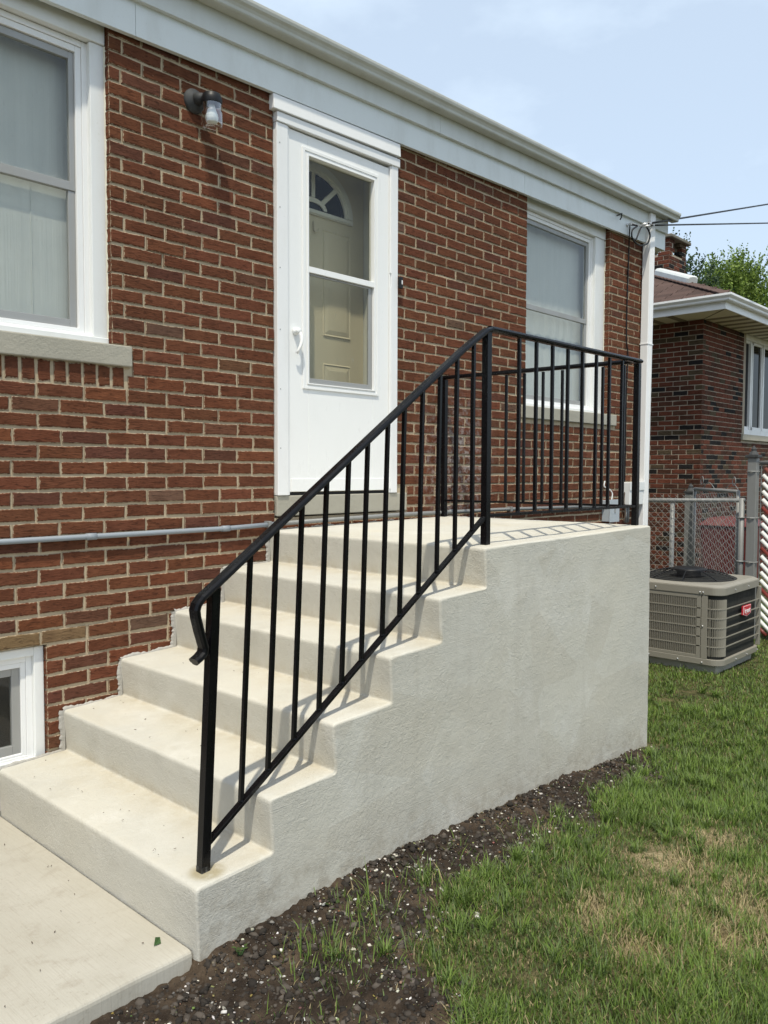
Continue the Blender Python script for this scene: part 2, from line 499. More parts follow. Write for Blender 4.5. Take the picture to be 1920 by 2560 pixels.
def mat_curtain(name, col, slats=False):
    t = NT(name)
    p = t.pos()
    fold = t.noise(t.mapping(p, (34, 1, 0.5)), 1.0, 5, 0.6, 0.4)
    blot = t.noise(p, 4.5, 4, 0.6)
    c = t.mix(t.ramp(fold, 0.35, 0.7), rgb(*col), rgb(col[0] * 0.96, col[1] * 0.96, col[2] * 0.96))
    c = t.mix(t.ramp(blot, 0.45, 0.75, 0, 0.3), c, rgb(col[0] * 0.75, col[1] * 0.78, col[2] * 0.8))
    b = t.principled(c, 0.9, 0, t.bump(fold, 0.5, 0.01), 0.1)
    tl = t.node('ShaderNodeBsdfTranslucent'); t.put(tl.inputs[0], c)
    m = t.node('ShaderNodeMixShader'); m.inputs[0].default_value = 0.15
    t.put(m.inputs[1], b.outputs[0]); t.put(m.inputs[2], tl.outputs[0])
    return t.done(m.outputs[0])
M['curtain'] = mat_curtain('sheer_curtain', (0.68, 0.69, 0.65))

def mat_shingle():
    t = NT('brown_shingle')
    p = t.pos()
    o = t.node('ShaderNodeObjectInfo').outputs['Random']
    g = t.noise(p, 190, 3, 0.7)
    c = t.mix(o, rgb(0.060, 0.040, 0.034), rgb(0.105, 0.068, 0.057))
    c = t.mix(t.ramp(g, 0.5, 0.72, 0, 0.6), c, rgb(0.15, 0.11, 0.095))
    return t.done(t.principled(c, 0.95, 0, t.bump(g, 0.5, 0.003), 0.1))
M['shingle'] = mat_shingle()

def mat_soil():
    t = NT('garden_soil')
    p = t.pos()
    a = t.node('ShaderNodeAttribute', attribute_name='lawn').outputs['Fac']
    n = t.noise(p, 14, 6, 0.65)
    g = t.noise(p, 90, 5, 0.7)
    c = t.mix(t.ramp(n, 0.3, 0.7), rgb(0.038, 0.029, 0.022), rgb(0.086, 0.066, 0.048))
    c = t.mix(t.ramp(g, 0.55, 0.75, 0, 0.6), c, rgb(0.115, 0.09, 0.07))
    thatch = t.mix(t.ramp(t.noise(p, 7, 5, 0.6), 0.38, 0.66), rgb(0.042, 0.048, 0.018), rgb(0.17, 0.14, 0.07))
    fine = t.noise(t.mapping(p, (60, 60, 60)), 1.5, 3, 0.7)
    thatch = t.mix(t.ramp(fine, 0.45, 0.7, 0, 0.7), thatch, rgb(0.04, 0.04, 0.02))
    dr = t.node('ShaderNodeAttribute', attribute_name='dry').outputs['Fac']
    strw = t.mix(t.ramp(fine, 0.35, 0.65), rgb(0.20, 0.155, 0.085), rgb(0.42, 0.34, 0.20))
    thatch = t.mix(t.math('MULTIPLY', dr, t.ramp(t.noise(p, 18, 5, 0.6), 0.3, 0.55)), thatch, strw)
    damp = t.ramp(t.noise(t.mapping(p, loc=(3, 3, 3)), 3.2, 5, 0.6), 0.42, 0.62)
    c = t.mix(damp, t.mix(1.0, c, rgb(0.62, 0.60, 0.60), 'MULTIPLY'), t.mix(1.0, c, rgb(1.25, 1.18, 1.1), 'MULTIPLY'))
    c = t.mix(a, c, thatch)
    h = t.math('ADD', n, t.math('MULTIPLY', g, 0.6))
    return t.done(t.principled(c, 0.95, 0, t.bump(h, 0.9, 0.02), 0.1))
M['soil'] = mat_soil()

def mat_leaf(name, attr='Col', trans=0.35, spec=0.3):
    t = NT(name)
    c = t.node('ShaderNodeAttribute', attribute_name=attr).outputs['Color']
    b = t.principled(c, 0.55, 0, None, spec)
    tl = t.node('ShaderNodeBsdfTranslucent'); t.put(tl.inputs[0], c)
    m = t.node('ShaderNodeMixShader'); m.inputs[0].default_value = trans
    t.put(m.inputs[1], b.outputs[0]); t.put(m.inputs[2], tl.outputs[0])
    return t.done(m.outputs[0])
M['grass'] = mat_leaf('grass_blades')
M['leaf'] = mat_leaf('tree_leaves', trans=0.4)

def mat_col(name, rough=0.9):
    t = NT(name)
    c = t.node('ShaderNodeAttribute', attribute_name='Col').outputs['Color']
    g = t.noise(t.pos(), 150, 3, 0.7)
    c = t.mix(t.ramp(g, 0.5, 0.75, 0, 0.4), c, t.mix(1.0, c, rgb(0.6, 0.58, 0.55), 'MULTIPLY'))
    return t.done(t.principled(c, rough, 0, t.bump(g, 0.5, 0.003), 0.2))
M['pebble'] = mat_col('pebbles')
M['bark'] = mat_paint('bark', (0.10, 0.075, 0.055), 0.9, 0.4, (0.04, 0.03, 0.025), 6, 0.1)
M['cap'] = mat_concrete('chimney_cap', (0.16, 0.15, 0.12), (0.20, 0.185, 0.15), 0.3)
M['soffit'] = mat_paint('soffit_panel', (0.72, 0.68, 0.58), 0.6, 0.15)
M['soffit_vent'] = mat_paint('soffit_vent', (0.24, 0.21, 0.16), 0.7, 0.15)

# ------------------------------------------------------------------ ground
GXS = [-5.0, -0.45, -0.33, -0.10, 0.26, 0.64, 1.6, 2.72, 3.2]
GZS = [-0.062, -0.058, -0.036, -0.012, -0.008, -0.012, -0.050, -0.135, -0.135]
def gz(x, y=0.0):
    return float(np.interp(x, GXS, GZS))

BORDER = [(-3.0, -3.6), (-0.9, -3.0), (-0.25, -2.55), (-0.07, -2.28), (0.0, -2.12), (0.08, -1.97), (0.27, -1.87), (0.55, -1.83), (0.89, -1.88),
          (1.16, -1.79), (1.41, -1.87), (1.75, -1.72), (1.97, -1.70), (2.3, -1.73), (2.55, -1.62), (2.78, -1.44), (2.86, -1.2), (2.9, 0.0)]
def border_y(x):
    if x <= BORDER[0][0]: return BORDER[0][1]
    for (a, b), (c, d) in zip(BORDER, BORDER[1:]):
        if a <= x <= c: return b + (d - b) * (x - a) / (c - a) + 0.045
    return 10.0

PATCH = [(1.22, -2.23, .13), (1.0, -2.37, .12), (.67, -2.27, .12), (.82, -2.62, .16), (.85, -2.38, .12), (1.05, -2.62, .13), (1.25, -2.45, .13), (1.6, -2.3, .14), (0.55, -2.5, .1), (1.45, -2.7, .15)]
def build_ground():
    fx = np.concatenate([[-400, -120, -40, -15, -7, -4, -3, -2.4, -1.8], np.arange(-1.4, 3.0, 0.016), np.arange(3.0, 4.0, 0.05), np.arange(4.0, 8.0, 0.12), [9, 11, 14, 20, 40, 120, 400]])
    fy = np.concatenate([[-400, -120, -40, -15, -8, -5.5], np.arange(-4.5, -2.7, 0.05), np.arange(-2.7, -1.40, 0.016), np.arange(-1.3, 1.0, 0.15), [2, 4, 7, 12, 20, 40, 120, 400]])
    nx, ny = len(fx), len(fy)
    vs, lawn, dryv = [], [], []
    for y in fy:
        for x in fx:
            z = gz(x)
            bd = border_y(x) + 0.07 * noise.noise(Vector((x * 5, y * 5, 0)))
            l = min(max((bd - y) / 0.10 + 0.2, 0), 1)
            if x > 2.9: l = 1.0
            if -3 < x < 8 and -4.5 < y < 1:
                k = 1.0 - 0.55 * l
                z += k * (0.014 * noise.noise(Vector((x * 7, y * 7, 1))) + 0.011 * noise.noise(Vector((x * 19, y * 19, 2))) + 0.0085 * noise.noise(Vector((x * 40, y * 40, 3))) + 0.0085 * noise.noise(Vector((x * 85, y * 85, 7))))
                # soil banked against the wall
                d = -1.489 - y
                if -0.42 < x < 2.75 and -0.05 < d < 0.3:
                    z += 0.020 * math.exp(-(d / 0.10) ** 2) * (1 + 0.5 * noise.noise(Vector((x * 3, 3, 4))) + 0.5 * noise.noise(Vector((x * 31, 3, 4))) + 0.5 * noise.noise(Vector((x * 70, 3, 9))))
                if x < -0.4 and y > -1.44: z = -0.13
            dv = 0.0
            for cx, cy, cr in PATCH: dv = max(dv, math.exp(-((x - cx) ** 2 + (y - cy) ** 2) / (cr * 1.1) ** 2))
            vs.append((x, y, z)); lawn.append(l); dryv.append(dv)
    fs = [(j * nx + i, j * nx + i + 1, (j + 1) * nx + i + 1, (j + 1) * nx + i) for j in range(ny - 1) for i in range(nx - 1)]
    me = bpy.data.meshes.new('ground')
    me.from_pydata(vs, [], fs)
    at = me.attributes.new('lawn', 'FLOAT', 'POINT')
    at.data.foreach_set('value', lawn)
    me.attributes.new('dry', 'FLOAT', 'POINT').data.foreach_set('value', dryv)
    for p in me.polygons: p.use_smooth = True
    me.materials.append(M['soil'])
    o = link(bpy.data.objects.new('ground', me))
    tag(o, kind='structure')
build_ground()

# sidewalk slab with a rounded edge
def build_sidewalk():
    prof = []
    ye = -1.505
    nseg = 90
    vs, fs = [], []
    xs = np.linspace(-6, -0.414, 120)
    ring = [(0.0, 0.0), (-0.4, 0.0), (-0.9, 0.0), (-1.3, 0.0), (-1.42, 0.0), (-1.446, 0.0), (-1.456, -0.002), (-1.460, -0.007), (-1.462, -0.016), (-1.463, -0.06), (-1.464, -0.14)]
    for x in xs:
        off = 0.0
        for y, z in ring:
            yy = y + off * min(1, max(0, (-y - 0.9) / 0.5))
            n_ = 0.0025 * noise.noise(Vector((x * 3, yy * 3, 0)))
            ed = (0.003 * noise.noise(Vector((x * 14, 2, yy))) + 0.002 * noise.noise(Vector((x * 60, 2, yy)))) if y < -1.45 else 0
            vs.append((x, yy + ed, z + n_ + (ed * 0.5 if z > -0.1 else 0)))
    m = len(ring)
    for i in range(len(xs) - 1):
        for j in range(m - 1):
            fs.append((i * m + j, i * m + j + 1, (i + 1) * m + j + 1, (i + 1) * m + j))
    b = MB().add(vs, fs)
    o = b.build('sidewalk', M['sidewalk'])
    for k, p in enumerate(o.data.polygons): p.use_smooth = (k % (m - 1)) < 5
    tag(o, kind='structure')
build_sidewalk()

# ------------------------------------------------------------------ concrete steps
RISER_X = [-0.412, -0.122, 0.166, 0.466, 0.765, 1.075]
TREAD_Z = [0.203, 0.400, 0.589, 0.781, 0.973, 1.160]
LAND_END = 2.70
YS = -1.489
def stair_profile():
    pts = [(RISER_X[0] + 0.012, -0.35)]
    for i in range(6):
        base = -0.35 if i == 0 else TREAD_Z[i - 1] + 0.012
        if i > 0: pts.append((RISER_X[i] + 0.012, base))
        pts.append((RISER_X[i], TREAD_Z[i]))
    pts.append((LAND_END, 1.182))
    pts.append((LAND_END + 0.012, -0.35))
    return pts
def round_profile(pts, r_convex=0.0135, r_concave=0.008, seg=5):
    out = []
    n = len(pts)
    for i in range(n):
        p = Vector(pts[i]).to_2d() if False else Vector((pts[i][0], pts[i][1], 0))
        a = Vector((pts[i - 1][0], pts[i - 1][1], 0)); b = Vector((pts[(i + 1) % n][0], pts[(i + 1) % n][1], 0))
        d1 = (a - p).normalized(); d2 = (b - p).normalized()
        cr = d1.cross(d2).z
        r = r_convex if cr > 0 else r_concave
        if p.y < -0.3: out.append((p.x, p.y)); continue
        for k in range(seg + 1):
            t = k / seg
            q = (p + d1 * r * 1.4) * (1 - t) ** 2 + p * 2 * t * (1 - t) + (p + d2 * r * 1.4) * t * t
            out.append((q.x, q.y))
    return out
def densify(pts, step):
    out = []
    n = len(pts)
    for i in range(n):
        a, b = pts[i], pts[(i + 1) % n]
        L = math.hypot(b[0] - a[0], b[1] - a[1])
        k = max(1, int(L / step)) if i < n - 1 else 1
        for j in range(k): out.append((a[0] + (b[0] - a[0]) * j / k, a[1] + (b[1] - a[1]) * j / k))
    return out
def build_steps():
    pr = densify(round_profile(stair_profile()), 0.045)
    n = len(pr)
    nor = []
    for i in range(n):
        a, b = pr[i - 1], pr[(i + 1) % n]
        d = Vector((b[0] - a[0], b[1] - a[1], 0)).normalized()
        nor.append((d.y, -d.x))      # inward for this winding
    # check direction: first riser must move towards +x
    sgn = 1 if nor[1][0] > 0 else -1
    R = 0.010
    stations = [0.0] + list(np.linspace(-0.02, YS + R, 46)) 
    rings = [(y, 0.0) for y in stations]
    for k in range(1, 6):
        t = k / 5 * math.pi / 2
        rings.append((YS + R - R * math.sin(t), R * (1 - math.cos(t)) if k else 0))
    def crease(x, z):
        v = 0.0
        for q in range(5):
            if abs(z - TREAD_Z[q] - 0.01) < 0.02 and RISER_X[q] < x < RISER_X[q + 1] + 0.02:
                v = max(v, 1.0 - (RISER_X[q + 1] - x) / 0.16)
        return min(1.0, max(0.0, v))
    cr_ = []
    vs, fs = [], []
    for y, off in rings:
        for i, (x, z) in enumerate(pr):
            cr_.append(crease(x, z))
            w = Vector((x * 4.3, y * 4.3, z * 4.3))
            d = 0.0022 * noise.noise(w) + 0.0016 * noise.noise(w * 5.1)
            o = (off + d) * sgn
            xx, zz = x + nor[i][0] * o, z + nor[i][1] * o
            if off > 0:
                q = 0.004 * noise.noise(Vector((x * 16, z * 16, 5)))
                yy = y + q * (off / R) * (1 - off / R) * 4
            else: yy = y
            vs.append((xx, yy, zz))
    for j in range(len(rings) - 1):
        for i in range(n):
            fs.append((j * n + i, j * n + (i + 1) % n, (j + 1) * n + (i + 1) % n, (j + 1) * n + i))
    b = len(rings) - 1
    from mathutils.geometry import tessellate_polygon
    cap0 = len(vs)
    last = vs[b * n:b * n + n]
    vs += last
    for tri in tessellate_polygon([[Vector((v[0], v[2], 0)) for v in last]]):
        fs.append(tuple(cap0 + i for i in tri))
    me = bpy.data.meshes.new('concrete_steps')
    me.from_pydata(vs, [], fs)
    bm = bmesh.new(); bm.from_mesh(me)
    bmesh.ops.recalc_face_normals(bm, faces=bm.faces)
    bm.to_mesh(me); bm.free()
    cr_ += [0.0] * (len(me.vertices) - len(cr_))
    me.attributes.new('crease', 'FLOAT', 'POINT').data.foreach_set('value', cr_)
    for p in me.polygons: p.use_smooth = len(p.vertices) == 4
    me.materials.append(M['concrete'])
    o = link(bpy.data.objects.new('concrete_steps', me))
    tag(o, 'new pale concrete steps and landing cast against the brick wall', 'steps')
build_steps()
def build_smear():
    pr = [(RISER_X[0], 0.02)]
    for i in range(6):
        pr.append((RISER_X[i], TREAD_Z[i]))
        pr.append((RISER_X[i + 1] if i < 5 else LAND_END, TREAD_Z[i] + 0.010))
    b = MB()
    for k in range(len(pr) - 1):
        a, c = Vector((pr[k][0], 0, pr[k][1])), Vector((pr[k + 1][0], 0, pr[k + 1][1]))
        L = (c - a).length
        n = max(4, int(L / 0.008))
        up = abs(c.z - a.z) > abs(c.x - a.x)
        out = Vector((-1, 0, 0)) if up else Vector((0, 0, 1))
        vs = []
        for i in range(n + 1):
            p = a.lerp(c, i / n)
            w = 0.011 + 0.012 * noise.noise(Vector((p.x * 14, p.z * 14, 3))) + 0.008 * noise.noise(Vector((p.x * 70, p.z * 70, 5)))
            w = max(0.001, w) * (1.25 if up else 0.8)
            vs += [p - out * 0.006 + Vector((0, -0.012, 0)), p + out * w * .5 + Vector((0, -0.009, 0)), p + out * w + Vector((0, -0.001, 0))]
        b.add(vs, [(3 * i + j, 3 * i + j + 1, 3 * i + j + 4, 3 * i + j + 3) for i in range(n) for j in range(2)])
    o = b.build('grout_edge', M['smear'], bpy.data.objects['concrete_steps'])
build_smear()

# ------------------------------------------------------------------ bricks
def project(P):
    d = Vector(P) - CAM
    z = d.dot(FW)
    if z < 0.1: return None
    return 960 + FPX * d.dot(RT) / z, 1280 - FPX * d.dot(UP) / z, z

def brick_mesh(name, L, H, D, seed, jag, mat):
    r = random.Random(seed)
    hl, hh = L / 2, H / 2
    P = [(-hl, -hh), (-hl / 3, -hh), (hl / 3, -hh), (hl, -hh), (hl, 0), (hl, hh), (hl / 3, hh), (-hl / 3, hh), (-hl, hh), (-hl, 0)]
    P = [(x + r.uniform(-jag, jag), z + r.uniform(-jag, jag)) for x, z in P]
    n = 10
    ins = 0.0055
    inner = []
    for x, z in P:
        inner.append((x - math.copysign(ins, x) if abs(x) > hl * 0.8 else x, z - math.copysign(ins, z) if abs(z) > hh * 0.5 else z))
    vs = [(x, r.uniform(-0.0008, 0.0012), z) for x, z in inner] + [(x, 0.004, z) for x, z in P] + [(x, 0.004, z) for x, z in P] + [(x, D, z) for x, z in P]
    fs = [tuple(range(n))]
    for i in range(n):
        j = (i + 1) % n
        fs.append((i, n + i, n + j, j))
        fs.append((2 * n + i, 3 * n + i, 3 * n + j, 2 * n + j))
    me = bpy.data.meshes.new(name)
    me.from_pydata(vs, [], fs)
    bm = bmesh.new(); bm.from_mesh(me)
    for f in bm.faces:
        c = f.calc_center_median()
        ref = Vector((0, -1, 0)) if c.y < 0.0035 else Vector((c.x, 0, c.z * 3))
        if f.normal.dot(ref) < 0: f.normal_flip()
    bm.to_mesh(me); bm.free()
    at = me.attributes.new('edge', 'FLOAT', 'POINT')
    at.data.foreach_set('value', [1.0] * n + [0.0] * n + [0.75] * n + [0.75] * n)
    me.materials.append(mat)
    return me

class Bricks:
    """gathers the bricks of one building; the largest 300 in view become objects, the rest one joined part"""
    def __init__(s, parent, key, H):
        s.parent, s.H = parent, H
        s.mat, s.far = M[key], M[key + '_far']
        s.L, s.Hs = 0.2065, 0.1
        s.full = [brick_mesh('brick', 0.2055, H, 0.092, 30 + i, 0.0019, s.mat) for i in range(8)]
        s.half = [brick_mesh('brick', 0.098, H, 0.092, 60 + i, 0.0019, s.mat) for i in range(5)]
        s.list = []
    def add(s, c, rot, L, col, hs=1.0, variants=None):
        s.list.append((Vector(c), rot, L, col, hs))
    def flush(s, limit, stuffname):
        def size(b):
            c, rot, L, col, hs = b
            p = project(c)
            if p is None: return 0
            d = Vector((math.cos(rot), math.sin(rot), 0)) * (L / 2)
            a, e = project(c - d), project(c + d)
            if a is None or e is None: return 0
            inside = -60 < p[0] < 1980 and -40 < p[1] < 2600
            return abs(a[0] - e[0]) * s.H * hs * FPX / p[2] * (1 if inside else 0.001)
        s.list.sort(key=size, reverse=True)
        vs_, es_, cs_, fs_ = [], [], [], []
        base = 0
        for k, (c, rot, L, col, hs) in enumerate(s.list):
            pool, L0 = (s.full, 0.2055) if L > 0.13 else (s.half, 0.098)
            me = pool[rng.randrange(len(pool))]
            loc = c + Vector((math.sin(rot), -math.cos(rot), 0)) * rng.uniform(-0.0015, 0.002)
            rx, ry = rng.uniform(-0.006, 0.006), rng.uniform(-0.006, 0.006)
            if k < limit:
                o = bpy.data.objects.new('brick', me)
                o.location = loc
                o.rotation_euler = (rx, ry, rot)
                o.scale = (L / L0, 1, hs)
                o.color = (*col, 1)
                link(o)
                child(o, s.parent)
            else:
                mt = Matrix.Translation(loc) @ Matrix.Rotation(rot, 4, 'Z') @ Matrix.Rotation(ry, 4, 'Y') @ Matrix.Diagonal((L / L0, 1, hs, 1))
                for v in me.vertices: vs_.append(tuple(mt @ v.co))
                es_ += [d.value for d in me.attributes['edge'].data]
                cs_ += [col] * len(me.vertices)
                for p in me.polygons: fs_.append(tuple(i + base for i in p.vertices))
                base += len(me.vertices)
        me = bpy.data.meshes.new(stuffname)
        me.from_pydata(vs_, [], fs_)
        a = me.attributes.new('edge', 'FLOAT', 'POINT'); a.data.foreach_set('value', es_)
        a = me.attributes.new('Col', 'FLOAT_COLOR', 'POINT')
        a.data.foreach_set('color', [x for c in cs_ for x in (*c, 1.0)])
        me.materials.append(s.far)
        o = link(bpy.data.objects.new(stuffname, me))
        child(o, s.parent)
        o['kind'] = 'stuff'

house = thing('brick_house', 'red brick house with white eave, storm door and concrete steps against it', 'house', (3.0, 0.1, 0.0))
BH = 0.0582
def cz(c): return 2.05 - c * 0.0677 if c <= 5 else 1.7115 - (c - 5) * 0.0692
LB = 0.2166
HX1 = 5.845                                   # far corner of the wall
LWIN = (-1.18, 0.150, 2.086, 3.60)            # openings: x0, x1, z0, z1
RWIN = (3.648, 4.985, 2.010, 3.75)
DOOR = (1.125, 2.150, 1.232, 3.62)
BWIN = (-1.25, -0.190, 0.10, 0.706)
SILL_L = (-1.30, 0.244, 1.985, 2.083)
SILL_R = (3.60, 5.125, 1.912, 2.010)
DSILL = (1.132, 2.236, 1.236, 1.352)
HOLES = [LWIN, RWIN, DOOR, BWIN]
def eave(x): return 3.522 + 0.024 * x         # underside of the frieze board

def brick_col():
    r = rng.random()
    k = rng.uniform(0.90, 1.12)
    if r < 0.80: c = (0.146, 0.0545, 0.0285)
    elif r < 0.90: c = (0.122, 0.049, 0.031)
    elif r < 0.955: c = (0.170, 0.061, 0.030)
    elif r < 0.99: c = (0.132, 0.060, 0.034)
    else: c = (0.150, 0.084, 0.058)
    return tuple(x * k * rng.uniform(0.96, 1.04) for x in c)

HB = Bricks(house, 'brick', BH)
def lay_wall():
    blocks = HOLES + [(SILL_L[0], SILL_L[1], SILL_L[2] - 0.002, SILL_L[3] + 0.002), (SILL_R[0], SILL_R[1], SILL_R[2] - 0.004, SILL_R[3]),
                      (DSILL[0] - 0.004, DSILL[1] + 0.004, DSILL[2], DSILL[3]),
                      (-1.30, 0.222, 1.884, 1.99)]
    for c in range(-25, 31):
        z = cz(c)
        if z < -0.06: continue
        z0, z1 = z - BH / 2, z + BH / 2
        jit = rng.uniform(-0.008, 0.008)
        cuts = []
        for (a, b, lo, hi) in blocks:
            if z0 < hi - 0.012 and z1 > lo + 0.012: cuts.append((a, b))
        cuts.sort()
        segs, x = [], -3.2
        for a, b in cuts:
            if a > x: segs.append((x, a))
            x = max(x, b)
        if x < HX1: segs.append((x, HX1))
        for a, b in segs:
            left = a < 1.3
            odd = c % 2 != 0
            if left: ph = 0.0 if (odd if c < 20 else not odd) else LB / 2
            else: ph = 2.3287 if not odd else 2.3287 - LB / 2
            ph += jit
            k = math.floor((a - ph) / LB)
            js = [a]
            while True:
                k += 1
                j = ph + k * LB + rng.uniform(-0.004, 0.004)
                if j >= b - 0.045: break
                if j > a + 0.045: js.append(j)
            js.append(b)
            for i in range(len(js) - 1):
                l = js[i] + (0.0 if i == 0 and a > -3 else 0.0048)
                r = js[i + 1] - (0.0 if i == len(js) - 2 else 0.0048)
                if i == 0 and any(abs(a - q) < 1e-6 for q in (SILL_L[1], SILL_R[1], DSILL[1] + .004, 0.222)): l += 0.010
                if i == len(js) - 2 and any(abs(b - q) < 1e-6 for q in (SILL_R[0], DSILL[0] - .004)): r -= 0.010
                xm = (l + r) / 2
                # hidden inside the concrete steps or above the frieze
                if z0 > eave(xm) + 0.05: continue
                if -0.412 < l and r < 2.7:
                    tops = [TREAD_Z[q] for q in range(6) if RISER_X[q] < l]
                    if tops and z1 < tops[-1] - 0.04: continue
                col = brick_col()
                if c == 19 and xm < 0.0: col = (0.20 * rng.uniform(.9, 1.1), 0.125 * rng.uniform(.9, 1.1), 0.068)
                HB.add((xm, rng.uniform(-0.001, 0.001), z + rng.uniform(-0.002, 0.002)), 0.0, r - l, col, rng.uniform(0.97, 1.03))
lay_wall()
# rowlock course under the sill
for k in range(20):
    x = 0.216 - 0.036 - k * 0.0713
    if x < -1.27: break
    HB.add((x, 0.001, 1.934), 0.0, 0.0575 * rng.uniform(0.96, 1.04), brick_col(), 1.66)
HB.flush(300, 'brick_field')

# mortar body behind the brick faces, with the openings left out
def holed_wall(name, x0, x1, z0, z1, y0, y1, holes, mat, parent):
    xs = sorted(set([x0, x1] + [min(max(v, x0), x1) for h in holes for v in h[:2]]))
    zs = sorted(set([z0, z1] + [min(max(v, z0), z1) for h in holes for v in h[2:]]))
    def solid(i, j):
        if i < 0 or j < 0 or i >= len(xs) - 1 or j >= len(zs) - 1: return False
        xm, zm = (xs[i] + xs[i + 1]) / 2, (zs[j] + zs[j + 1]) / 2
        return not any(h[0] < xm < h[1] and h[2] < zm < h[3] for h in holes)
    b = MB()
    for i in range(len(xs) - 1):
        for j in range(len(zs) - 1):
            if not solid(i, j): continue
            a, c, d, e = xs[i], xs[i + 1], zs[j], zs[j + 1]
            b.add([(a, y0, d), (c, y0, d), (c, y0, e), (a, y0, e)], [(0, 1, 2, 3)])
            b.add([(a, y1, d), (c, y1, d), (c, y1, e), (a, y1, e)], [(3, 2, 1, 0)])
            if not solid(i - 1, j): b.add([(a, y0, d), (a, y0, e), (a, y1, e), (a, y1, d)], [(0, 1, 2, 3)])
            if not solid(i + 1, j): b.add([(c, y0, d), (c, y1, d), (c, y1, e), (c, y0, e)], [(0, 1, 2, 3)])
            if not solid(i, j - 1): b.add([(a, y0, d), (a, y1, d), (c, y1, d), (c, y0, d)], [(0, 1, 2, 3)])
            if not solid(i, j + 1): b.add([(a, y0, e), (c, y0, e), (c, y1, e), (a, y1, e)], [(0, 1, 2, 3)])
    return b.build(name, mat, parent)
e_ = 0.005
holed_wall('wall', -3.2, HX1 - 0.006, -0.6, 3.80, 0.0065, 0.30,
           [(a - e_, b + e_, c - e_, d + e_) for a, b, c, d in HOLES], M['mortar'], house)
# rest of the shell: side, back and inner floor keep the rooms dark
b = MB()
b.box(-3.2, -3.1, 0.31, 7.0, -0.6, 3.7)
b.box(HX1 - 0.35, HX1 - 0.007, 0.302, 7.0, -0.6, 3.7)
b.box(-3.1, HX1 - 0.36, 6.8, 7.0, -0.6, 3.7)
b.box(-3.1, HX1 - 0.36, 0.302, 6.79, 3.60, 3.68)
b.build('side_wall', M['mortar'], house)

# eave: frieze, fascia, gutter, roof
b = MB()
for x0, x1 in ((-3.4, -2.2), (-2.198, 0.27), (0.272, 3.55), (3.552, 6.02)):
    b.prism([(-0.036, 3.522), (-0.034, 3.684), (-0.008, 3.684), (-0.008, 3.522)], x0, x1, 0.024)
b.build('frieze_board', M['trim'], house, 0.002)
b = MB()
for x0, x1 in ((-3.4, -0.9), (-0.898, 2.5), (2.502, 6.04)):
    b.prism([(-0.060, 3.679), (-0.060, 3.83), (-0.012, 3.83), (-0.012, 3.679)], x0, x1, 0.024)
b.build('fascia_board', M['trim2'], house, 0.002)
b = MB()
b.box(5.60, 6.02, -0.007, 0.30, 3.667, 3.80)
b.box(5.86, 6.0, 0.0, 5.0, 3.66, 3.79)
b.box(6.0, 6.035, -0.034, 5.0, 3.665, 3.94)
b.build('eave_return', M['trim'], house, 0.002)
gut = MB()
pr = [(-0.061, 3.798), (-0.125, 3.796), (-0.131, 3.803), (-0.133, 3.818), (-0.140, 3.832), (-0.152, 3.843), (-0.156, 3.857), (-0.156, 3.872), (-0.149, 3.872),
      (-0.149, 3.860), (-0.130, 3.846), (-0.122, 3.806), (-0.064, 3.806), (-0.064, 3.866), (-0.061, 3.866)]
gut.prism(pr, -3.4, 6.11, 0.024)
g = gut.build('gutter', M['gutter'], house, 0.0015)
b = MB()
b.prism([(-0.061, 3.798), (-0.125, 3.796), (-0.131, 3.803), (-0.133, 3.818), (-0.140, 3.832), (-0.152, 3.843), (-0.157, 3.857), (-0.157, 3.873), (-0.061, 3.873)], 6.1105, 6.114, 0.024)
b.build('end_cap', M['gutter'], g)
b = MB()
b.prism([(-0.075, 3.870), (-0.075, 3.882), (3.5, 5.05), (7.2, 3.88), (7.2, 3.868), (3.5, 5.03)], -3.6, 6.09, 0.024)
b.build('roof', M['shingle'], house)

# downspout at the corner of the wall
dn = MB()
x0, x1, ya, yb = 5.565, 5.665, -0.088, -0.012
prof = [(x0, yb), (x0, ya + .006), (x0 + .006, ya), (x0 + .024, ya), (x0 + .028, ya + .005), (x0 + .034, ya), (x0 + .046, ya), (x0 + .05, ya + .005),
        (x0 + .054, ya), (x0 + .066, ya), (x0 + .072, ya + .005), (x0 + .076, ya), (x1 - .006, ya), (x1, ya + .006), (x1, yb)]
n = len(prof)
vs = [(x + dx, y, z) for z, dx in ((0.15, -0.01), (1.6, 0.0), (3.93, 0.04)) for x, y in prof]
fs = [(k * n + i, k * n + (i + 1) % n, (k + 1) * n + (i + 1) % n, (k + 1) * n + i) for k in range(2) for i in range(n)]
dn.add(vs, fs)
dn.build('downspout', M['white'], house, 0.002)
b = MB()
b.box(5.58, 5.692, -0.0905, -0.006, 2.70, 2.712)
b.build('downspout_strap', M['white'], house, 0.001)

# stone sills
def sill(name, s, y0, y1, parent=house):
    b = MB()
    m = 24
    x0, x1, z0, z1 = s
    for k in range(1):
        b.box(x0, x1, y0, y1, z0, z1)
    o = b.build(name, M['limestone'], parent, 0.006, seg=3)
    return o
sill('window_sill', SILL_L, -0.018, 0.10)
sill('window_sill', SILL_R, -0.018, 0.10)
sill('door_sill', DSILL, -0.012, 0.10)

# ------------------------------------------------------------------ windows
def curtain(x0, x1, z0, z1, y, amp, freq, parent, name='curtain', mat=None):
    b = MB()
    n = int((x1 - x0) / 0.012)
    vs = []
    for j in range(2):
        for i in range(n + 1):
            x = x0 + (x1 - x0) * i / n
            vs.append((x, y + amp * math.sin(x * freq + 1.3 * math.sin(x * 7)), z0 if j == 0 else z1))
    b.add(vs, [(i, i + 1, n + 2 + i, n + 1 + i) for i in range(n)])
    return b.build(name, mat or M['curtain'], parent, smooth=True)

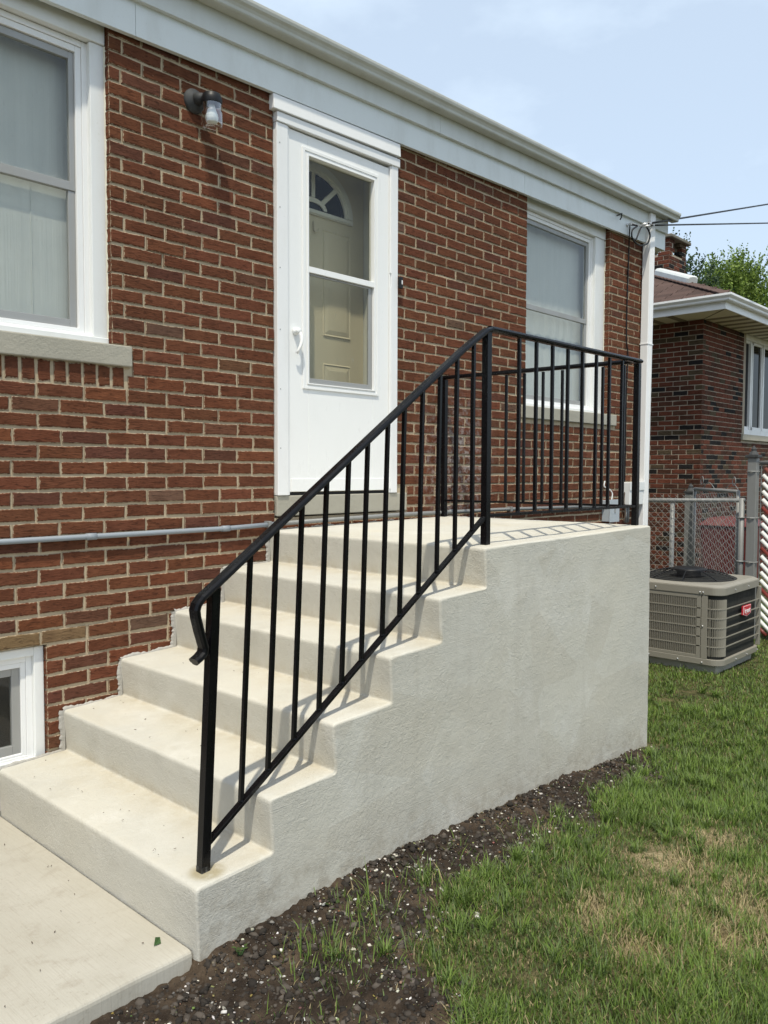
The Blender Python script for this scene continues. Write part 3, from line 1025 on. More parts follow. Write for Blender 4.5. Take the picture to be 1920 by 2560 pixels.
def double_hung(op, cas_y, cas_w, head_z, parent, blind, cas_l=None):
    x0, x1, z0, z1 = op
    cas_l = cas_l or cas_w
    b = MB()
    # casing: two legs, head and sub-sill
    b.box(x0 + .001, x0 + cas_l, cas_y, cas_y + .05, z0 + 0.03, head_z)
    b.box(x1 - cas_w, x1 - .001, cas_y, cas_y + .05, z0 + 0.03, head_z)
    b.box(x0 + .001, x1 - .001, cas_y - 0.010, cas_y + .05, head_z + .001, z1 + .02)
    b.box(x0 + .001, x1 - .001, cas_y - .012, cas_y + .06, z0 + .001, z0 + 0.029)
    w = b.build('window', M['casing'], parent, 0.004)
    # stepped frame
    i = x0 + cas_l, x1 - cas_w
    b = MB()
    b.ring(i[0] - .004, i[1] + .004, z0 + 0.030, head_z - .002, cas_y + .028, cas_y + .075, .028, .028, .016, .026)
    b.ring(i[0] + .0245, i[1] - .0245, z0 + 0.047, head_z - .029, cas_y + .034, cas_y + .09, .028, .028, .020, .028)
    b.build('frame', M['white'], w, 0.002)
    g0, g1, gb, gt = i[0] + .053, i[1] - .053, z0 + .068, head_z - .058
    zm = z0 + (gt - z0) * 0.535
    b = MB()
    b.ring(g0, g1, zm - .012, gt, cas_y + .046, cas_y + .07, .026, .026, .040, .034)
    b.build('sash', M['mill'], w, 0.002)
    b = MB()
    b.ring(g0, g1, gb, zm - .013, cas_y + .050, cas_y + .072, .034, .034, .036, .0)
    b.build('sash', M['mill'], w, 0.002)
    b = MB(); b.box(g0 + .026, g1 - .026, cas_y + .058, cas_y + .0605, zm + .028, gt - .034); b.build('pane', M['glass'], w)
    b = MB(); b.box(g0 + .034, g1 - .034, cas_y + .060, cas_y + .0625, gb + .036, zm - .013); b.build('pane', M['glass'], w)
    curtain(x0 + .02, x1 - .02, z0 - .0, gt + .1, cas_y + .135, .0022, 47, w)
    if blind:
        n = int((zm - gb) / 0.047)
        b = MB()
        for k in range(n):
            z = gb + 0.03 + k * 0.047
            b.add([(g0, cas_y + .0935, z), (g1, cas_y + .0935, z), (g1, cas_y + .0912, z + .0472), (g0, cas_y + .0912, z + .0472)], [(0, 1, 2, 3)])
        b.tube([(g1 - .19, cas_y + .090, gb), (g1 - .19, cas_y + .090, zm)], 0.0022, 5)
        b.build('blind', M['curtain'], w)
    return w
def caulk(x, y, z0, z1, sgn, parent):
    b = MB(); vs = []
    n = int((z1 - z0) / 0.006)
    for i in range(n + 1):
        z = z0 + (z1 - z0) * i / n
        w = 0.0055 + 0.0035 * noise.noise(Vector((x, z * 24, 1))) + 0.003 * noise.noise(Vector((x, z * 110, 4)))
        vs += [(x - sgn * 0.006, y - .0015, z), (x - sgn * 0.001, y - .005, z), (x + sgn * max(.001, w) * 0.35, y - .004 - w, z)]
    b.add(vs, [(3 * i + j, 3 * i + j + 1, 3 * i + j + 4, 3 * i + j + 3) for i in range(n) for j in range(2)])
    b.build('caulk', M['caulk'], parent)
M['caulk'] = mat_paint('old_caulk', (0.66, 0.63, 0.52), 0.7, 0.5, (0.35, 0.30, 0.20), 12)
wl_ = double_hung(LWIN, 0.040, 0.074, 3.460, house, True)
caulk(LWIN[1], 0.040, 2.10, 3.46, 1, wl_)
wr_ = double_hung(RWIN, 0.055, 0.165, 3.565, house, False, 0.03)
caulk(RWIN[1], 0.055, 2.03, 3.56, 1, wr_)

# basement window
b = MB()
x0, x1, z0, z1 = BWIN
b.ring(x0 + .001, x1 - .001, 0.195, 0.704, 0.028, 0.08, 0.045, 0.045, 0.012, 0.04)
bw = b.build('window', M['casing'], house, 0.004)
b = MB()
b.ring(x0 + .046, x1 - .046, 0.207, 0.664, 0.048, 0.10, 0.028, 0.028, 0.01, 0.026)
b.ring(x0 + .0745, x1 - .0745, 0.2175, 0.6375, 0.052, 0.11, 0.022, 0.022, 0.010, 0.022)
b.build('frame', M['white'], bw, 0.002)
b = MB()
b.ring(x0 + .097, x1 - .097, 0.228, 0.615, 0.062, 0.085, 0.036, 0.036, 0.040, 0.034)
b.build('sash', M['mill'], bw, 0.002)
b = MB(); b.box(x0 + .133, x1 - .133, 0.074, 0.0765, 0.268, 0.581); b.build('pane', M['glass'], bw)
b = MB(); b.box(x0 - .1, x1 + .1, 0.35, 0.36, 0.0, 0.9); b.build('backing', M['dark'], bw)
b = MB(); b.box(x0 + .02, -0.16, -0.012, 0.06, 0.15, 0.194); b.build('sill', M['pad'], bw, 0.006)

# ------------------------------------------------------------------ doors
b = MB()
b.box(1.132, 1.212, -0.022, 0.05, 1.354, 3.408)                     # left jamb cover
b.box(2.068, 2.128, -0.022, 0.05, 1.354, 3.425)                     # right jamb cover
b.prism([(-0.030, 3.410), (-0.030, 3.462), (0.05, 3.462), (0.05, 3.410)], 1.130, 2.138, 0.014, 1.13)
b.prism([(-0.0415, 3.466), (-0.0405, 3.480), (-0.0355, 3.5455), (0.05, 3.5455), (0.05, 3.466)], 1.098, 2.132, 0.021, 1.13)
b.box(1.213, 1.226, -0.014, 0.05, 1.354, 3.409)
b.box(2.058, 2.067, -0.016, 0.05, 1.354, 3.42)
df = b.build('door_frame', M['white'], house, 0.003)
b = MB()
for z in (1.62, 1.95, 2.28, 2.62, 2.95, 3.30):
    b.lathe((1.152, -0.0235, z), [(0.0035, 0), (0.0035, 0.0022)], 8, 'Y')
b.build('screw', M['mill'], df)
b = MB(); b.box(1.212, 2.068, 0.0, 0.30, 1.353, 1.367); b.build('threshold', M['black'], df)
b = MB()
b.box(1.150, 1.158, 0.06, 0.29, 1.36, 3.5); b.box(2.085, 2.094, 0.06, 0.29, 1.36, 3.5); b.box(1.16, 2.084, 0.06, 0.29, 3.47, 3.478)
b.build('door_jamb', M['fan'], df)

# storm door
SX0, SX1, SZ0, SZ1 = 1.229, 2.056, 1.372, 3.404
GX0, GX1, GZ0, GZ1 = 1.372, 1.912, 2.000, 3.288
b = MB()
b.ring(SX0, SX1, SZ0, SZ1, -0.008, 0.026, GX0 - SX0, SX1 - GX1, GZ0 - SZ0, SZ1 - GZ1)
sd = b.build('storm_door', M['door'], house, 0.002)
b = MB()
b.ring(GX0 - .046, GX1 + .046, GZ0 - .034, GZ1 + .044, -0.017, -0.0085, .018, .018, .016, .018)
b.ring(GX0 - .0275, GX1 + .0275, GZ0 - .0175, GZ1 + .0255, -0.013, -0.0085, .014, .014, .010, .014)
b.ring(GX0 - .013, GX1 + .013, GZ0 - .007, GZ1 + .011, -0.019, -0.004, .012, .012, .007, .010)
b.box(GX0, GX1, -0.018, 0.012, 2.634, 2.668)
b.build('glazing_molding', M['door'], sd, 0.0015)
b = MB(); b.box(SX0 + .01, SX1 - .01, -0.013, -0.0085, SZ0 + .002, SZ0 + .075); b.build('kick_plate', M['door'], sd, 0.0015)
b = MB()
b.ring(GX0 + .001, GX1 - .001, GZ0 + .001, 2.632, -0.003, 0.012, .016, .034, .030, .010)
b.build('insert_frame', M['mill'], sd, 0.002)
b = MB(); b.box(GX0, GX1, 0.010, 0.0125, 2.669, GZ1); b.build('pane', M['doorglass'], sd)
b = MB(); b.box(GX0 + .0175, GX1 - .0355, 0.003, 0.0055, GZ0 + .0315, 2.6215); b.build('pane', M['doorglass'], sd)
b = MB()
for za, zb in ((1.38, 1.72), (1.722, 2.10), (2.102, 2.66), (2.75, 2.96), (2.962, 3.40)):
    b.tube([(2.062, -0.017, za), (2.062, -0.017, zb)], 0.0062, 8)
b.build('hinge', M['white'], sd, smooth=False)
b = MB()
hx, hz = 1.272, 2.285
b.lathe((hx, -0.009, hz), [(0.021, 0), (0.021, -0.010), (0.018, -0.016), (0.015, -0.026), (0.017, -0.032), (0.015, -0.038), (0.006, -0.041)], 20, 'Y')
pts = [(hx + .002, -0.034, hz + .005), (hx + .012, -0.046, hz - .025), (hx + .014, -0.052, hz - .055), (hx + .006, -0.050, hz - .085), (hx - .004, -0.044, hz - .110), (hx - .010, -0.034, hz - .128)]
b.tube(pts, [0.010, 0.0115, 0.011, 0.0095, 0.008, 0.007], 10)
b.build('handle', M['door'], sd, smooth=True)

# entry door behind the glass
b = MB()
b.box(1.165, 2.078, 0.240, 0.285, 1.368, 3.468)
ed = b.build('entry_door', M['entry'], house)
FC, FZ = 1.627, 3.080
def half_ring(b, rx0, rz0, rx1, rz1, y0, y1, zc, n=28):
    vs = []
    for rx, rz, y in ((rx0, rz0, y0), (rx1, rz1, y0), (rx1, rz1, y1), (rx0, rz0, y1)):
        for k in range(n + 1):
            t = math.pi * k / n
            vs.append((FC + rx * math.cos(t), y, zc + rz * math.sin(t)))
    m = n + 1
    fs = []
    for r in range(4):
        for k in range(n):
            fs.append((r * m + k, r * m + k + 1, ((r + 1) % 4) * m + k + 1, ((r + 1) % 4) * m + k))
    fs.append((0, m, 2 * m, 3 * m)); fs.append((n, 2 * m - 1, 3 * m - 1, 4 * m - 1))
    b.add(vs, fs)
b = MB()
half_ring(b, 0.272, 0.222, 0.340, 0.288, 0.224, 0.241, FZ + .022)
half_ring(b, 0.29, 0.238, 0.318, 0.266, 0.217, 0.2235, FZ + .022)
half_ring(b, 0.086, 0.035, 0.116, 0.064, 0.228, 0.239, FZ + .030)
b.box(FC - .340, FC + .340, 0.224, 0.241, FZ - .010, FZ + .0215)
b.box(FC - .318, FC + .318, 0.217, 0.2235, FZ - .004, FZ + .014)
b.box(FC - .015, FC + .015, 0.227, 0.238, FZ + .095, FZ + .243)
for sgn in (-1, 1):
    b.bar((FC + sgn * .075, 0.2325, FZ + .072), (FC + sgn * .195, 0.2325, FZ + .182), 0.011, 0.030, (0, 1, 0))
b.build('fanlight', M['fan'], ed, 0.002)
b = MB()
vs = [(FC + .275 * math.cos(math.pi * k / 24), 0.2385, FZ + .022 + .224 * math.sin(math.pi * k / 24)) for k in range(25)]
b.add(vs, [tuple(range(25))])
t = NT('dark_pane'); M['darkpane'] = t.done(t.principled(rgb(0.004, 0.005, 0.006), 0.06, 0, None, 0.12))
b.build('pane', M['darkpane'], ed)
def raised_panel(x0, x1, z0, z1):
    b = MB()
    y = 0.240
    def ringv(a, yy): return [(x0 + a, yy, z0 + a), (x1 - a, yy, z0 + a), (x1 - a, yy, z1 - a), (x0 + a, yy, z1 - a)]
    L = [ringv(0, y - .0002), ringv(0.006, y - .007), ringv(0.014, y - .003), ringv(0.042, y - .008)]
    vs = [v for r in L for v in r]
    fs = [(k * 4 + i, k * 4 + (i + 1) % 4, (k + 1) * 4 + (i + 1) % 4, (k + 1) * 4 + i) for k in range(3) for i in range(4)] + [(12, 13, 14, 15)]
    b.add(vs, fs)
    b.build('panel', M['entry'], ed)
for xa, xb in ((1.715, 1.958), (1.285, 1.528)):
    raised_panel(xa, xb, 2.340, 3.003)
    raised_panel(xa, xb, 1.560, 2.170)
b = MB()
b.tube([(1.634, 0.233, 3.03), (1.634, 0.231, 2.975), (1.642, 0.222, 2.962), (1.652, 0.214, 2.968), (1.655, 0.212, 2.985)], 0.004, 6)
b.build('hook', M['entry'], ed, smooth=True)

# ------------------------------------------------------------------ wall lamp
lamp = thing('wall_lamp', 'weathered jelly jar lamp with white bulb on the brick beside the door', 'wall lamp', (0.61, 0.0, 3.345))
b = MB(); b.lathe((0.612, 0.0, 3.350), [(0.060, 0.004), (0.060, -0.008), (0.053, -0.018), (0.036, -0.024), (0.030, -0.030)], 32, 'Y')
b.build('backplate', M['lampgrey'], lamp, smooth=True)
b = MB(); b.tube([(0.607, -0.022, 3.352), (0.622, -0.045, 3.354), (0.638, -0.066, 3.352)], [0.030, 0.028, 0.026], 16)
b.build('arm', M['lampgrey'], lamp, smooth=True)
JC = (0.650, -0.100)
b = MB(); b.lathe((JC[0], JC[1], 0), [(0.052, 3.318), (0.052, 3.345), (0.049, 3.352), (0.044, 3.366), (0.030, 3.370)], 32)
b.build('cap', M['black'], lamp, 0.001, smooth=True)
prof = [(0.046, 3.320)]
for k in range(5): prof += [(0.050, 3.316 - k * .0065), (0.0465, 3.3128 - k * .0065)]
prof += [(0.0525, 3.282), (0.054, 3.27), (0.054, 3.222), (0.050, 3.207), (0.042, 3.201), (0.039, 3.204), (0.040, 3.209), (0.001, 3.209)]
b = MB(); b.lathe((JC[0], JC[1], 0), prof, 32, caps=False)
b.build('jar', M['jar'], lamp, smooth=True)
b = MB(); b.lathe((JC[0], JC[1], 0), [(0.012, 3.320), (0.0185, 3.300), (0.022, 3.288), (0.031, 3.266), (0.033, 3.252), (0.029, 3.235), (0.018, 3.225), (0.002, 3.222)], 24)
b.build('bulb', M['bulb'], lamp, smooth=True)

# doorbell
bell = thing('doorbell', 'small black doorbell with a white button beside the right door jamb', 'doorbell', (2.146, -0.022, 2.70))
b = MB(); b.box(2.128, 2.158, -0.040, -0.0225, 2.664, 2.738); b.build('housing', M['black'], bell, 0.003)
b = MB(); b.box(2.144, 2.152, -0.0435, -0.0395, 2.690, 2.716); b.build('button', M['white'], bell, 0.001)

# ------------------------------------------------------------------ conduit, boxes, cables
cd = thing('conduit_pipe', 'long grey conduit pipe running low along the brick wall', 'pipe', (-0.3, -0.018, 1.19))
b = MB(); b.tube([(-3.2, -0.018, 1.186), (0.77, -0.018, 1.186), (1.10, -0.026, 1.196)], 0.0125, 12); b.build('pipe', M['conduit'], cd, smooth=True)
b = MB(); b.tube([(1.10, -0.026, 1.196), (2.2, -0.026, 1.211), (3.3, -0.022, 1.207), (4.90, -0.022, 1.186)], 0.0128, 12); b.build('pipe', M['galv'], cd, smooth=True)
b = MB()
for x, z in ((0.775, 1.1862), (-1.5, 1.186), (2.70, 1.2093), (0.02, 1.186)): b.tube([(x - .025, -0.019, z), (x + .025, -0.019, z + .0004)], 0.0158, 12)
b.build('coupling', M['conduit'], cd, smooth=True)
for x, z in ((1.06, 1.195), (2.62, 1.2095), (3.42, 1.2055)):
    b = MB(); b.box(x - .012, x + .012, -0.042, 0.0, z - .019, z + .019)
    b.build('strap', M['galv'], cd, 0.003)

jb = thing('junction_box', 'pale grey metal box low on the brick wall behind the railing', 'electrical box', (5.0, -0.05, 1.13))
b = MB(); b.box(4.905, 5.075, -0.075, 0.0, 1.045, 1.238); b.build('housing', M['boxgrey'], jb, 0.003)
b = MB(); b.box(4.900, 5.080, -0.083, -0.0755, 1.040, 1.243); b.build('cover', M['boxgrey'], jb, 0.002)
b = MB(); b.box(4.985, 5.0, -0.089, -0.0832, 1.125, 1.165); b.build('latch', M['mill'], jb, 0.001)
ub = thing('utility_box', 'tall white utility box on the brick beside the downspout', 'electrical box', (5.40, -0.05, 1.29))
b = MB(); b.box(5.275, 5.555, -0.085, 0.0, 1.185, 1.395); b.build('housing', M['casing'], ub, 0.006)
b = MB(); b.box(5.270, 5.560, -0.092, -0.0855, 1.32, 1.400); b.build('lid', M['casing'], ub, 0.004)
b = MB(); b.tube([(5.31, -0.03, 1.19), (5.31, -0.03, 1.02)], 0.014, 10); b.tube([(5.36, -0.03, 1.19), (5.36, -0.03, 1.02)], 0.010, 10); b.build('conduit_stub', M['galv'], ub, smooth=True)

def cable(name, pts, r, label, cat='cable', mat='black', n=6, sub=6):
    P = [Vector(p) for p in pts]
    out = []
    for i in range(len(P) - 1):
        p0, p1, p2, p3 = P[max(i - 1, 0)], P[i], P[i + 1], P[min(i + 2, len(P) - 1)]
        for k in range(sub):
            t = k / sub
            out.append(0.5 * ((2 * p1) + (p2 - p0) * t + (2 * p0 - 5 * p1 + 4 * p2 - p3) * t * t + (3 * p1 - p0 - 3 * p2 + p3) * t ** 3))
    out.append(P[-1])
    b = MB(); b.tube(out, r, n)
    return tag(b.build(name, M[mat], None, smooth=True), label, cat)
cable('wall_cable', [(5.226, -0.064, 3.74), (5.245, -0.05, 3.66), (5.316, -0.012, 3.53), (5.304, -0.010, 3.11), (5.297, -0.012, 2.78), (5.310, -0.014, 2.657), (5.335, -0.012, 2.56),
                     (5.32, -0.010, 2.2), (5.318, -0.012, 1.7), (5.315, -0.012, 1.40)], 0.0062, 'black cable hanging down the far brick pier from the eave')
cable('coiled_cable', [(5.235, -0.075, 3.735), (5.30, -0.10, 3.735), (5.20, -0.105, 3.68), (5.18, -0.105, 3.62), (5.237, -0.105, 3.578), (5.33, -0.107, 3.566), (5.411, -0.108, 3.581), (5.50, -0.108, 3.62), (5.542, -0.108, 3.687),
                       (5.52, -0.108, 3.73), (5.463, -0.106, 3.763), (5.41, -0.104, 3.757), (5.36, -0.102, 3.725), (5.32, -0.10, 3.667), (5.28, -0.10, 3.612), (5.24, -0.10, 3.60), (5.19, -0.10, 3.60)], 0.0078, 'black cable looped in a coil over the top of the downspout')
cable('loose_cord', [(5.287, -0.03, 1.32), (5.25, -0.04, 1.22), (5.262, -0.05, 1.12), (5.243, -0.045, 1.03)], 0.006, 'short brown cord dangling below the white utility box', 'cable', 'bark')
cable('grey_wire', [(4.99, -0.05, 1.24), (5.0, -0.05, 1.30), (4.96, -0.03, 1.345), (4.92, -0.012, 1.36), (4.93, -0.012, 1.41)], 0.006, 'thin pale wire curling out of the top of the grey metal box', 'cable', 'casing')
def line_pt(a, b, t): return tuple(Vector(a) + (Vector(b) - Vector(a)) * t)
A1, B1 = (5.53, -0.118, 3.806), (8.824, -0.072, 4.769)
A2, B2 = (5.55, -0.140, 3.787), (8.816, -0.080, 4.538)
cable('overhead_wire', [line_pt(A1, B1, t) for t in (-0.02, 1, 2.6, 6, 14)], 0.0098, 'upper of the two black overhead wires leaving the eave corner', 'wire')['group'] = 'overhead wires'
cable('overhead_wire', [line_pt(A2, B2, t) for t in (-0.02, 1, 2.6, 6, 14)], 0.0082, 'lower of the two black overhead wires leaving the eave corner', 'wire')['group'] = 'overhead wires'
cl = thing('wire_clamp', 'silver wire clamps holding the overhead wires at the eave corner', 'clamp', (5.3, -0.06, 3.76))
b = MB(); b.tube([(5.41, -0.10, 3.768), (5.53, -0.118, 3.806)], 0.015, 10); b.build('clamp_body', M['silver'], cl, smooth=True)
b = MB(); b.tube([(5.43, -0.12, 3.755), (5.55, -0.140, 3.787)], 0.011, 10); b.build('clamp_body', M['silver'], cl, smooth=True)
b = MB(); b.tube([(5.222, -0.036, 3.742), (5.235, -0.075, 3.752), (5.30, -0.09, 3.745), (5.41, -0.10, 3.768)], 0.004, 6)
b.tube([(5.235, -0.075, 3.752), (5.34, -0.10, 3.742), (5.43, -0.12, 3.755)], 0.004, 6); b.build('bail_wire', M['silver'], cl, smooth=True)
b = MB(); b.lathe((5.222, -0.036, 3.738), [(0.016, 0), (0.016, -0.006), (0.007, -0.012), (0.007, -0.045)], 12, 'Y'); b.build('anchor', M['silver'], cl)
hk = MB(); hk.tube([(5.04, -0.034, 3.785), (5.045, -0.075, 3.795), (4.985, -0.09, 3.765), (4.93, -0.085, 3.745)], 0.004, 6); hk.tube([(5.045, -0.075, 3.795), (5.035, -0.075, 3.755), (5.02, -0.072, 3.735)], 0.006, 6)
tag(hk.build('cable_hook', M['black'], None, smooth=True), 'small bent dark hook screwed into the white frieze board', 'hook')

# ------------------------------------------------------------------ iron railing
rail = thing('iron_railing', 'black wrought iron railing on the concrete steps and landing', 'railing', (-0.33, -1.405, 0.2))
YR = -1.405
def lean(v):
    """the foot of the stair flight leans outwards a little"""
    k = max(0.0, min(1.0, (1.15 - v.x) / 1.48))
    zb = 0.2 + 0.66 * (v.x + 0.33)
    v = v.copy()
    v.y -= 0.078 * k * max(0.0, v.z - zb) * (1.0 if v.y < -1.0 else 0.0)
    return v
def rpart(b, name, bevel=0.0015, smooth=False):
    return b.warp(lean).build(name, M['iron'], rail, bevel, smooth)
XB, XC = 1.192, 2.668
P_W = 0.0325
def ptop(x): return 1.138 + 0.658 * (x + 0.311)      # underside of the sloping handrail
def plow(x): return 0.306 + 0.662 * (x + 0.30)      # centre of the sloping lower rail
def post(x, y, z0, z1):
    b = MB()
    for k in range(4): b.box(x - P_W / 2, x + P_W / 2, y - P_W / 2, y + P_W / 2, z0 + (z1 - z0) * k / 4, z0 + (z1 - z0) * (k + 1) / 4)
    b = MB(); b.box(x - P_W / 2, x + P_W / 2, y - P_W / 2, y + P_W / 2, z0, z1)
    return rpart(b, 'post')
post(-0.330, YR, 0.196, ptop(-0.33) + .004)
post(XB, YR, 1.150, 2.112)
post(XC, YR, 1.150, 2.118)
XD, YD = 2.585, -0.045
post(XD, YD, 1.150, 2.118)
BX = [-0.183, -0.068, 0.049, 0.170, 0.285, 0.390, 0.507, 0.609, 0.726, 0.844, 0.966, 1.090]
def baluster(x, y, z0, z1):
    w = 0.0152
    b = MB(); b.box(x - w / 2, x + w / 2, y - w / 2, y + w / 2, z0, z1)
    rpart(b, 'baluster', 0.001)
for x in BX: baluster(x, YR, plow(x) + .002, ptop(x) + .012)
for k in range(8): baluster(1.449 + k * 0.147, YR, 1.300, 2.116)
for k in range(10):
    yb_ = -0.135 - 0.1322 * k
    baluster(XD + (XC - XD) * (yb_ - YD) / (YR - YD), yb_, 1.300, 2.116)
def moulded(pts, name):
    """cap rail: moulded section swept along a polyline"""
    sec = [(-0.021, -0.004), (-0.0225, 0.002), (-0.0195, 0.007), (-0.0165, 0.0065), (-0.0135, 0.0105), (-0.009, 0.0125), (0.0, 0.0135), (0.009, 0.0125), (0.0135, 0.0105),
           (0.0165, 0.0065), (0.0195, 0.007), (0.0225, 0.002), (0.021, -0.004), (0.012, -0.008), (-0.012, -0.008)]
    P = [Vector(p) for p in pts]
    vs, fs = [], []
    n = len(sec)
    for i, p in enumerate(P):
        if i == 0: d = P[1] - P[0]
        elif i == len(P) - 1: d = P[-1] - P[-2]
        else: d = (P[i + 1] - P[i]).normalized() + (P[i] - P[i - 1]).normalized()
        d.normalize()
        side = Vector((0, -1, 0)) if abs(d.y) < 0.7 else Vector((1, 0, 0))
        if abs(d.y) > 0.7 and d.y > 0: side = Vector((1, 0, 0))
        side = (side - d * side.dot(d)).normalized()
        up = side.cross(d).normalized()
        if i == 0: ref = up
        if up.dot(ref) < 0: up = -up
        ref = up
        k = 1.0
        if 0 < i < len(P) - 1:
            c = (P[i + 1] - P[i]).normalized().dot((P[i] - P[i - 1]).normalized())
            k = 1 / math.sqrt(max(0.35, (1 + c) / 2))
        for a, h in sec: vs.append(p + side * a * 1.08 + up * (h * k * 1.22))
    for i in range(len(P) - 1):
        for j in range(n):
            fs.append((i * n + j, i * n + (j + 1) % n, (i + 1) * n + (j + 1) % n, (i + 1) * n + j))
    fs.append(tuple(range(n))); fs.append(tuple(range((len(P) - 1) * n, len(P) * n)))
    b = MB(); b.add(vs, fs)
    return rpart(b, name, 0.0)
H8 = 0.0085
moulded([(XB + .02, YR, 2.128), (XB - .012, YR, 2.119)] + [(x, YR, ptop(x) + H8 + .004) for x in (1.0, 0.6, 0.2, -0.2, -0.33)] +
        [(-0.380, YR, ptop(-0.380) + .012), (-0.397, YR, 1.085), (-0.402, YR, 1.068), (-0.398, YR, 1.045), (-0.382, YR, 0.995), (-0.364, YR, 0.945), (-0.366, YR, 0.930), (-0.380, YR, 0.918), (-0.398, YR, 0.908)], 'handrail')
moulded([(XB + .018, YR, 2.127), (1.9, YR, 2.128), (XC + .022, YR, 2.130)], 'handrail')
moulded([(XC - .001, YR + .024, 2.130), ((XC + XD) / 2, (YR + YD) / 2, 2.130), (XD + .001, -0.025, 2.130)], 'handrail')
b = MB(); b.bar((-0.317, YR, plow(-0.317)), (XB - .014, YR, plow(XB - .014)), 0.026, 0.013, (0, 1, 0)); rpart(b, 'lower_rail', 0.001)
b = MB(); b.bar((XB + .016, YR, 1.293), (XC - .016, YR, 1.293), 0.026, 0.013, (0, 1, 0)); rpart(b, 'lower_rail', 0.001)
b = MB(); b.bar((XC - .001, YR + .017, 1.293), (XD + .001, YD - .016, 1.293), 0.026, 0.013, (1, 0, 0)); rpart(b, 'lower_rail', 0.001)
b = MB(); b.box(-0.347, -0.313, YR - .017, YR + .017, 0.198, 0.226); b.warp(lean).build('post_foot', M['scuffed'], rail, 0.002)
wb = []
for x in BX: wb.append((x, YR, plow(x) + .008))
for k in range(8): wb.append((1.449 + k * 0.147, YR, 1.300))
wb += [(XB - .015, YR, plow(XB - .015)), (-0.314, YR, plow(-0.314)), (XB + .017, YR, 1.293), (XC - .017, YR, 1.293)]
b = MB()
for x, y, z in wb: b.lathe((x, y, z), [(0.004, -.006), (0.0105, -.002), (0.0115, .002), (0.008, .006)], 7)
o = rpart(b, 'weld_beads', 0.0, True); o['kind'] = 'stuff'

# ------------------------------------------------------------------ air conditioner
ac = thing('air_conditioner', 'beige outdoor air conditioner unit on the grass behind the landing', 'air conditioner', (5.16, -0.69, -0.1))
AX0, AX1, AY0, AY1 = 4.735, 5.630, -1.150, -0.235
AZ0, AZ1 = -0.065, 0.555
RC = 0.10
def rr(x0, x1, y0, y1, r, n=8):
    out = []
    for cx, cy, a0 in ((x0 + r, y0 + r, math.pi), (x1 - r, y0 + r, 1.5 * math.pi), (x1 - r, y1 - r, 0), (x0 + r, y1 - r, .5 * math.pi)):
        for k in range(n + 1):
            t = a0 + k / n * math.pi / 2
            out.append((cx + r * math.cos(t), cy + r * math.sin(t)))
    return out
def extr(b, ring, z0, z1, ring2=None):
    n = len(ring); r2 = ring2 or ring
    b.add([(x, y, z0) for x, y in ring] + [(x, y, z1) for x, y in r2],
          [(i, (i + 1) % n, n + (i + 1) % n, n + i) for i in range(n)] + [tuple(range(n))[::-1], tuple(range(n, 2 * n))])
b = MB(); extr(b, rr(AX0 + .02, AX1 - .02, AY0 + .02, AY1 - .02, RC - .02), AZ0 + .03, AZ1 - .01)
b.build('coil', M['coil'], ac)
b = MB()
extr(b, rr(AX0 - .004, AX1 + .004, AY0 - .004, AY1 + .004, RC), AZ0, AZ0 + .05)
b.build('base_pan', M['beige'], ac, 0.004)
b = MB()
extr(b, rr(AX0 - .006, AX1 + .006, AY0 - .006, AY1 + .006, RC), AZ1 - .052, AZ1 + .012)
extr(b, rr(AX0 - .006, AX1 + .006, AY0 - .006, AY1 + .006, RC), AZ1 + .0125, AZ1 + .030, rr(AX0 + .03, AX1 - .03, AY0 + .03, AY1 - .03, RC - .02))
b.build('top_panel', M['beige'], ac, 0.005)
# louvred side facing the steps: two sheets of upright slats with cross bars
b = MB()
YSEAM = -0.985
for ya, yb in ((YSEAM + .004, -0.40), (-0.395, AY1 + .10)):
    b.ring(0, 0.0001, 0, 0.0001, 0, 0.0001, 0, 0, 0, 0) if False else None
    b.box(AX0 - .001, AX0 + .012, ya, ya + .035, AZ0 + .051, AZ1 - .053)
    b.box(AX0 - .001, AX0 + .012, yb - .035, yb, AZ0 + .051, AZ1 - .053)
    b.box(AX0 - .001, AX0 + .012, ya + .0352, yb - .0352, AZ0 + .051, AZ0 + .075)
    b.box(AX0 - .001, AX0 + .012, ya + .0352, yb - .0352, AZ1 - .085, AZ1 - .053)
b.box(AX0 - .002, AX0 + .012, YSEAM - .05, YSEAM - .001, AZ0 + .051, AZ1 - .053)
b.build('side_panel', M['beige'], ac, 0.002)
NS = 34
slat_me = None
def louver(x, y, ang, z0, z1):
    b = MB()
    d = Vector((math.cos(ang), math.sin(ang), 0)) * 0.0075
    nrm = Vector((-d.y, d.x, 0)).normalized() * 0.0015
    c = Vector((x, y, 0))
    vs = []
    for z in (z0, z1):
        for s1, s2 in ((-1, -1), (1, -1), (1, 1), (-1, 1)): vs.append(tuple(c + d * s1 + nrm * s2 + Vector((0, 0, z))))
    b.add(vs, [(0, 3, 2, 1), (4, 5, 6, 7), (0, 1, 5, 4), (1, 2, 6, 5), (2, 3, 7, 6), (3, 0, 4, 7)])
    return b
first = None
def put_louver(x, y, ang):
    global first
    if first is None:
        first = louver(0, 0, 0, AZ0 + .075, AZ1 - .085).build('louver', M['beige'], None)
        o = first
    else:
        o = first.copy(); link(o)
    o.location = (x, y, 0); o.rotation_euler = (0, 0, ang)
    child(o, ac)
y = YSEAM + .050
while y < -0.44:
    put_louver(AX0 + .004, y, math.radians(62)); y += 0.0158
y = -0.345
while y < AY1 + .06:
    put_louver(AX0 + .004, y, math.radians(62)); y += 0.0158
y = YSEAM - .062
while y > AY0 + RC:
    put_louver(AX0 + .004, y, math.radians(62)); y -= 0.0158
